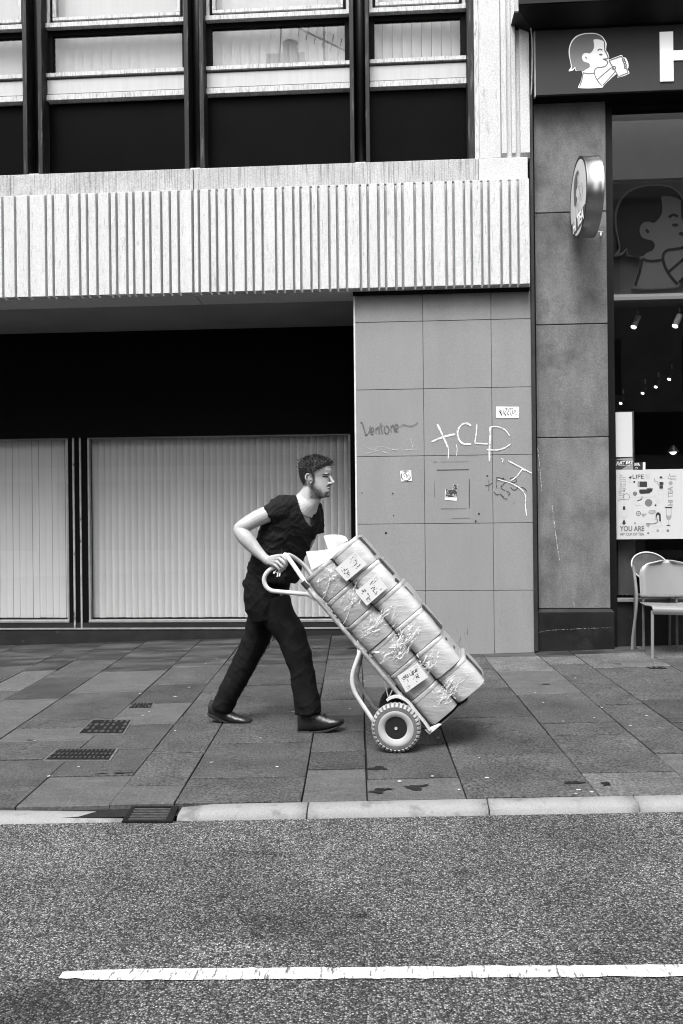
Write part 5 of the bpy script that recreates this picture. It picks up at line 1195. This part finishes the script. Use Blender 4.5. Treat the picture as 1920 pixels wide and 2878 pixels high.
# --- trousers
tro = M('black_cotton', .0055, .85, var=.3, scale=10, bump=.3, bscale=25, spec=.12); b = B()
b.loft(rings([(763, 1606, .5, .168, .12, 14), (752, 1640, .5, .178, .122, 10), (748, 1668, .5, .183, .122, 8), (752, 1700, .505, .182, .115, 5), (760, 1730, .51, .17, .105, 5)], 28, 2.3))
NLG = [(764, 1690, .43, .095, .112, 4), (788, 1738, .42, .092, .1, 4), (820, 1790, .415, .088, .092, 4), (839, 1842, .415, .082, .083, 4), (852, 1900, .415, .078, .0785, 4), (862, 1955, .415, .078, .079, 4), (868, 2003, .415, .08, .0815, 4)]
FLG = [(748, 1690, .57, .095, .11, 4), (737, 1740, .6, .092, .093, 4), (722, 1793, .61, .088, .084, 4), (698, 1842, .615, .082, .08, 4), (662, 1912, .62, .078, .074, 4), (638, 1960, .62, .076, .07, 4), (624, 1992, .62, .076, .07, 4)]
b.loft(rings(NLG, 24, 2.1, -.004)); b.loft(rings(FLG, 24, 2.1, -.004)); b.ball(T(690, 1640, .46), .03, 10, (.7, 1.2, .9))
tme = remesh(b, .006, 4, .5)
bmq = bmesh.new(); bmq.from_mesh(tme)
for v in bmq.verts:
    x, y = proj(v.co); o_ = (v.co - CW).dot(WD)
    w = .006 * mnoise.noise((x * .02, y * .018, o_ * 6)) + .004 * mnoise.noise((x * .06 - y * .03, y * .012, o_ * 9)) + .005 * sm(1930, 1990, y) * mnoise.noise((x * .03, y * .05, o_ * 5))
    w += .004 * (1 - abs(mnoise.noise((x * .016 + o_ * 3, y * .02 + x * .012, 3)))) ** 6 + .003 * (1 - abs(mnoise.noise((x * .02, y * .035 - x * .03, 13 + o_ * 4)))) ** 8
    v.co += v.normal * w
bmq.to_mesh(tme); bmq.free()
tr = mesh_obj('trousers', tme, tro, man); tr['label'] = 'loose black trousers, legs apart mid-stride'
# --- shoes
leather = M('black_leather', .012, .3, var=.3, scale=20, spec=.35, bump=.25, bscale=50); solem = M('shoe_sole', .012, .7)
def shoe(secs, off, sole):
    b = B(); rg = []
    for x, yb, yt, hw in secs:
        lo, hi = T(x, yb, off), T(x, yt, off); r = []
        for k in range(18):
            a = 2 * math.pi * k / 18; c_, s_ = math.cos(a), math.sin(a); q = (abs(c_) ** 2.6 + abs(s_) ** 2.6) ** (-1 / 2.6)
            wd_ = hw * (1 - .32 * max(0, s_ * q))
            r.append((lo + hi) / 2 + (hi - lo) / 2 * s_ * q + WD * wd_ * c_ * q)
        rg.append(r)
    o = b.loft(rg).done('shoe', leather, man, smooth=True)
    b = B(); rg = []
    for x, yb, th, hw in sole:
        lo, hi = T(x, yb, off), T(x, yb - th, off); rg.append([lo - WD * hw, lo + WD * hw, hi + WD * hw, hi - WD * hw])
    b.loft(rg).bevel(.002).done('sole', solem, o)
    return o
so1 = shoe([(838, 2056, 1992, .02), (842, 2056, 1985, .034), (858, 2055, 1982, .04), (880, 2054, 1990, .041), (900, 2053, 2003, .042), (915, 2051, 2009, .045), (930, 2047, 2013, .047), (946, 2042, 2015, .045), (958, 2036, 2017, .036), (965, 2031, 2020, .02)], .415,
     [(836, 2060, 8, .03), (842, 2062, 10, .038), (872, 2062, 11, .038), (874, 2059, 6, .037), (905, 2056, 6, .043), (930, 2050, 6, .048), (950, 2043, 5, .044), (967, 2031, 5, .016)])
B().tube([T(914, 2008, .37), T(912, 2004, .4), T(913, 2006, .45)], .004, 6).done('lace', leather, so1)
so2 = shoe([(587, 2008, 1975, .018), (592, 2013, 1968, .033), (610, 2019, 1968, .039), (630, 2026, 1980, .04), (648, 2031, 1998, .043), (665, 2033, 2006, .046), (682, 2034, 2010, .047), (697, 2034, 2014, .044), (706, 2033, 2020, .03)], .62,
     [(586, 2006, 7, .026), (592, 2012, 9, .035), (618, 2023, 11, .036), (620, 2020, 6, .036), (645, 2033, 6, .042), (665, 2038, 6, .047), (690, 2039, 6, .046), (709, 2036, 6, .02)])
# --- pen clipped at the waist, keys hanging at the hand
pen = empty('pen', T(786, 1530, .34), 'slim silver pen clipped on the black shirt', 'pen')
pa_, pb2 = T(784, 1518, .335), T(789, 1537, .33)
B().tube([pa_, pb2], .0028, 8).done('barrel', M('pen_silver', .7, .25, metal=.6), pen); B().tube([pb2, T(793, 1556, .335)], .0045, 8).done('grip', M('pen_black', .02, .3), pen)
keys = empty('key_bunch', T(775, 1608, .2), 'small bunch of shiny keys hanging below the hand', 'keys')
for i, (x0, y0, x1, y1) in enumerate(((787, 1609, 785, 1620), (781, 1610, 779, 1621), (772, 1606, 769, 1612))):
    a_, c_ = T(x0, y0, .195), T(x1, y1, .195); s_ = (c_ - a_).cross(WD).normalized() * (.0045 if i != 1 else .003)
    B().prism([a_ - s_, a_ + s_, c_ + s_, c_ - s_], WD * .002).done('key', M('key_silver', .8, .25, metal=.3), keys)
B().tube([T(780 + 6 * math.cos(a), 1606 + 5 * math.sin(a), .196) for a in [i * .628 for i in range(10)]], .001, 5, closed=True).done('ring', M('key_silver', .8, .25), keys)
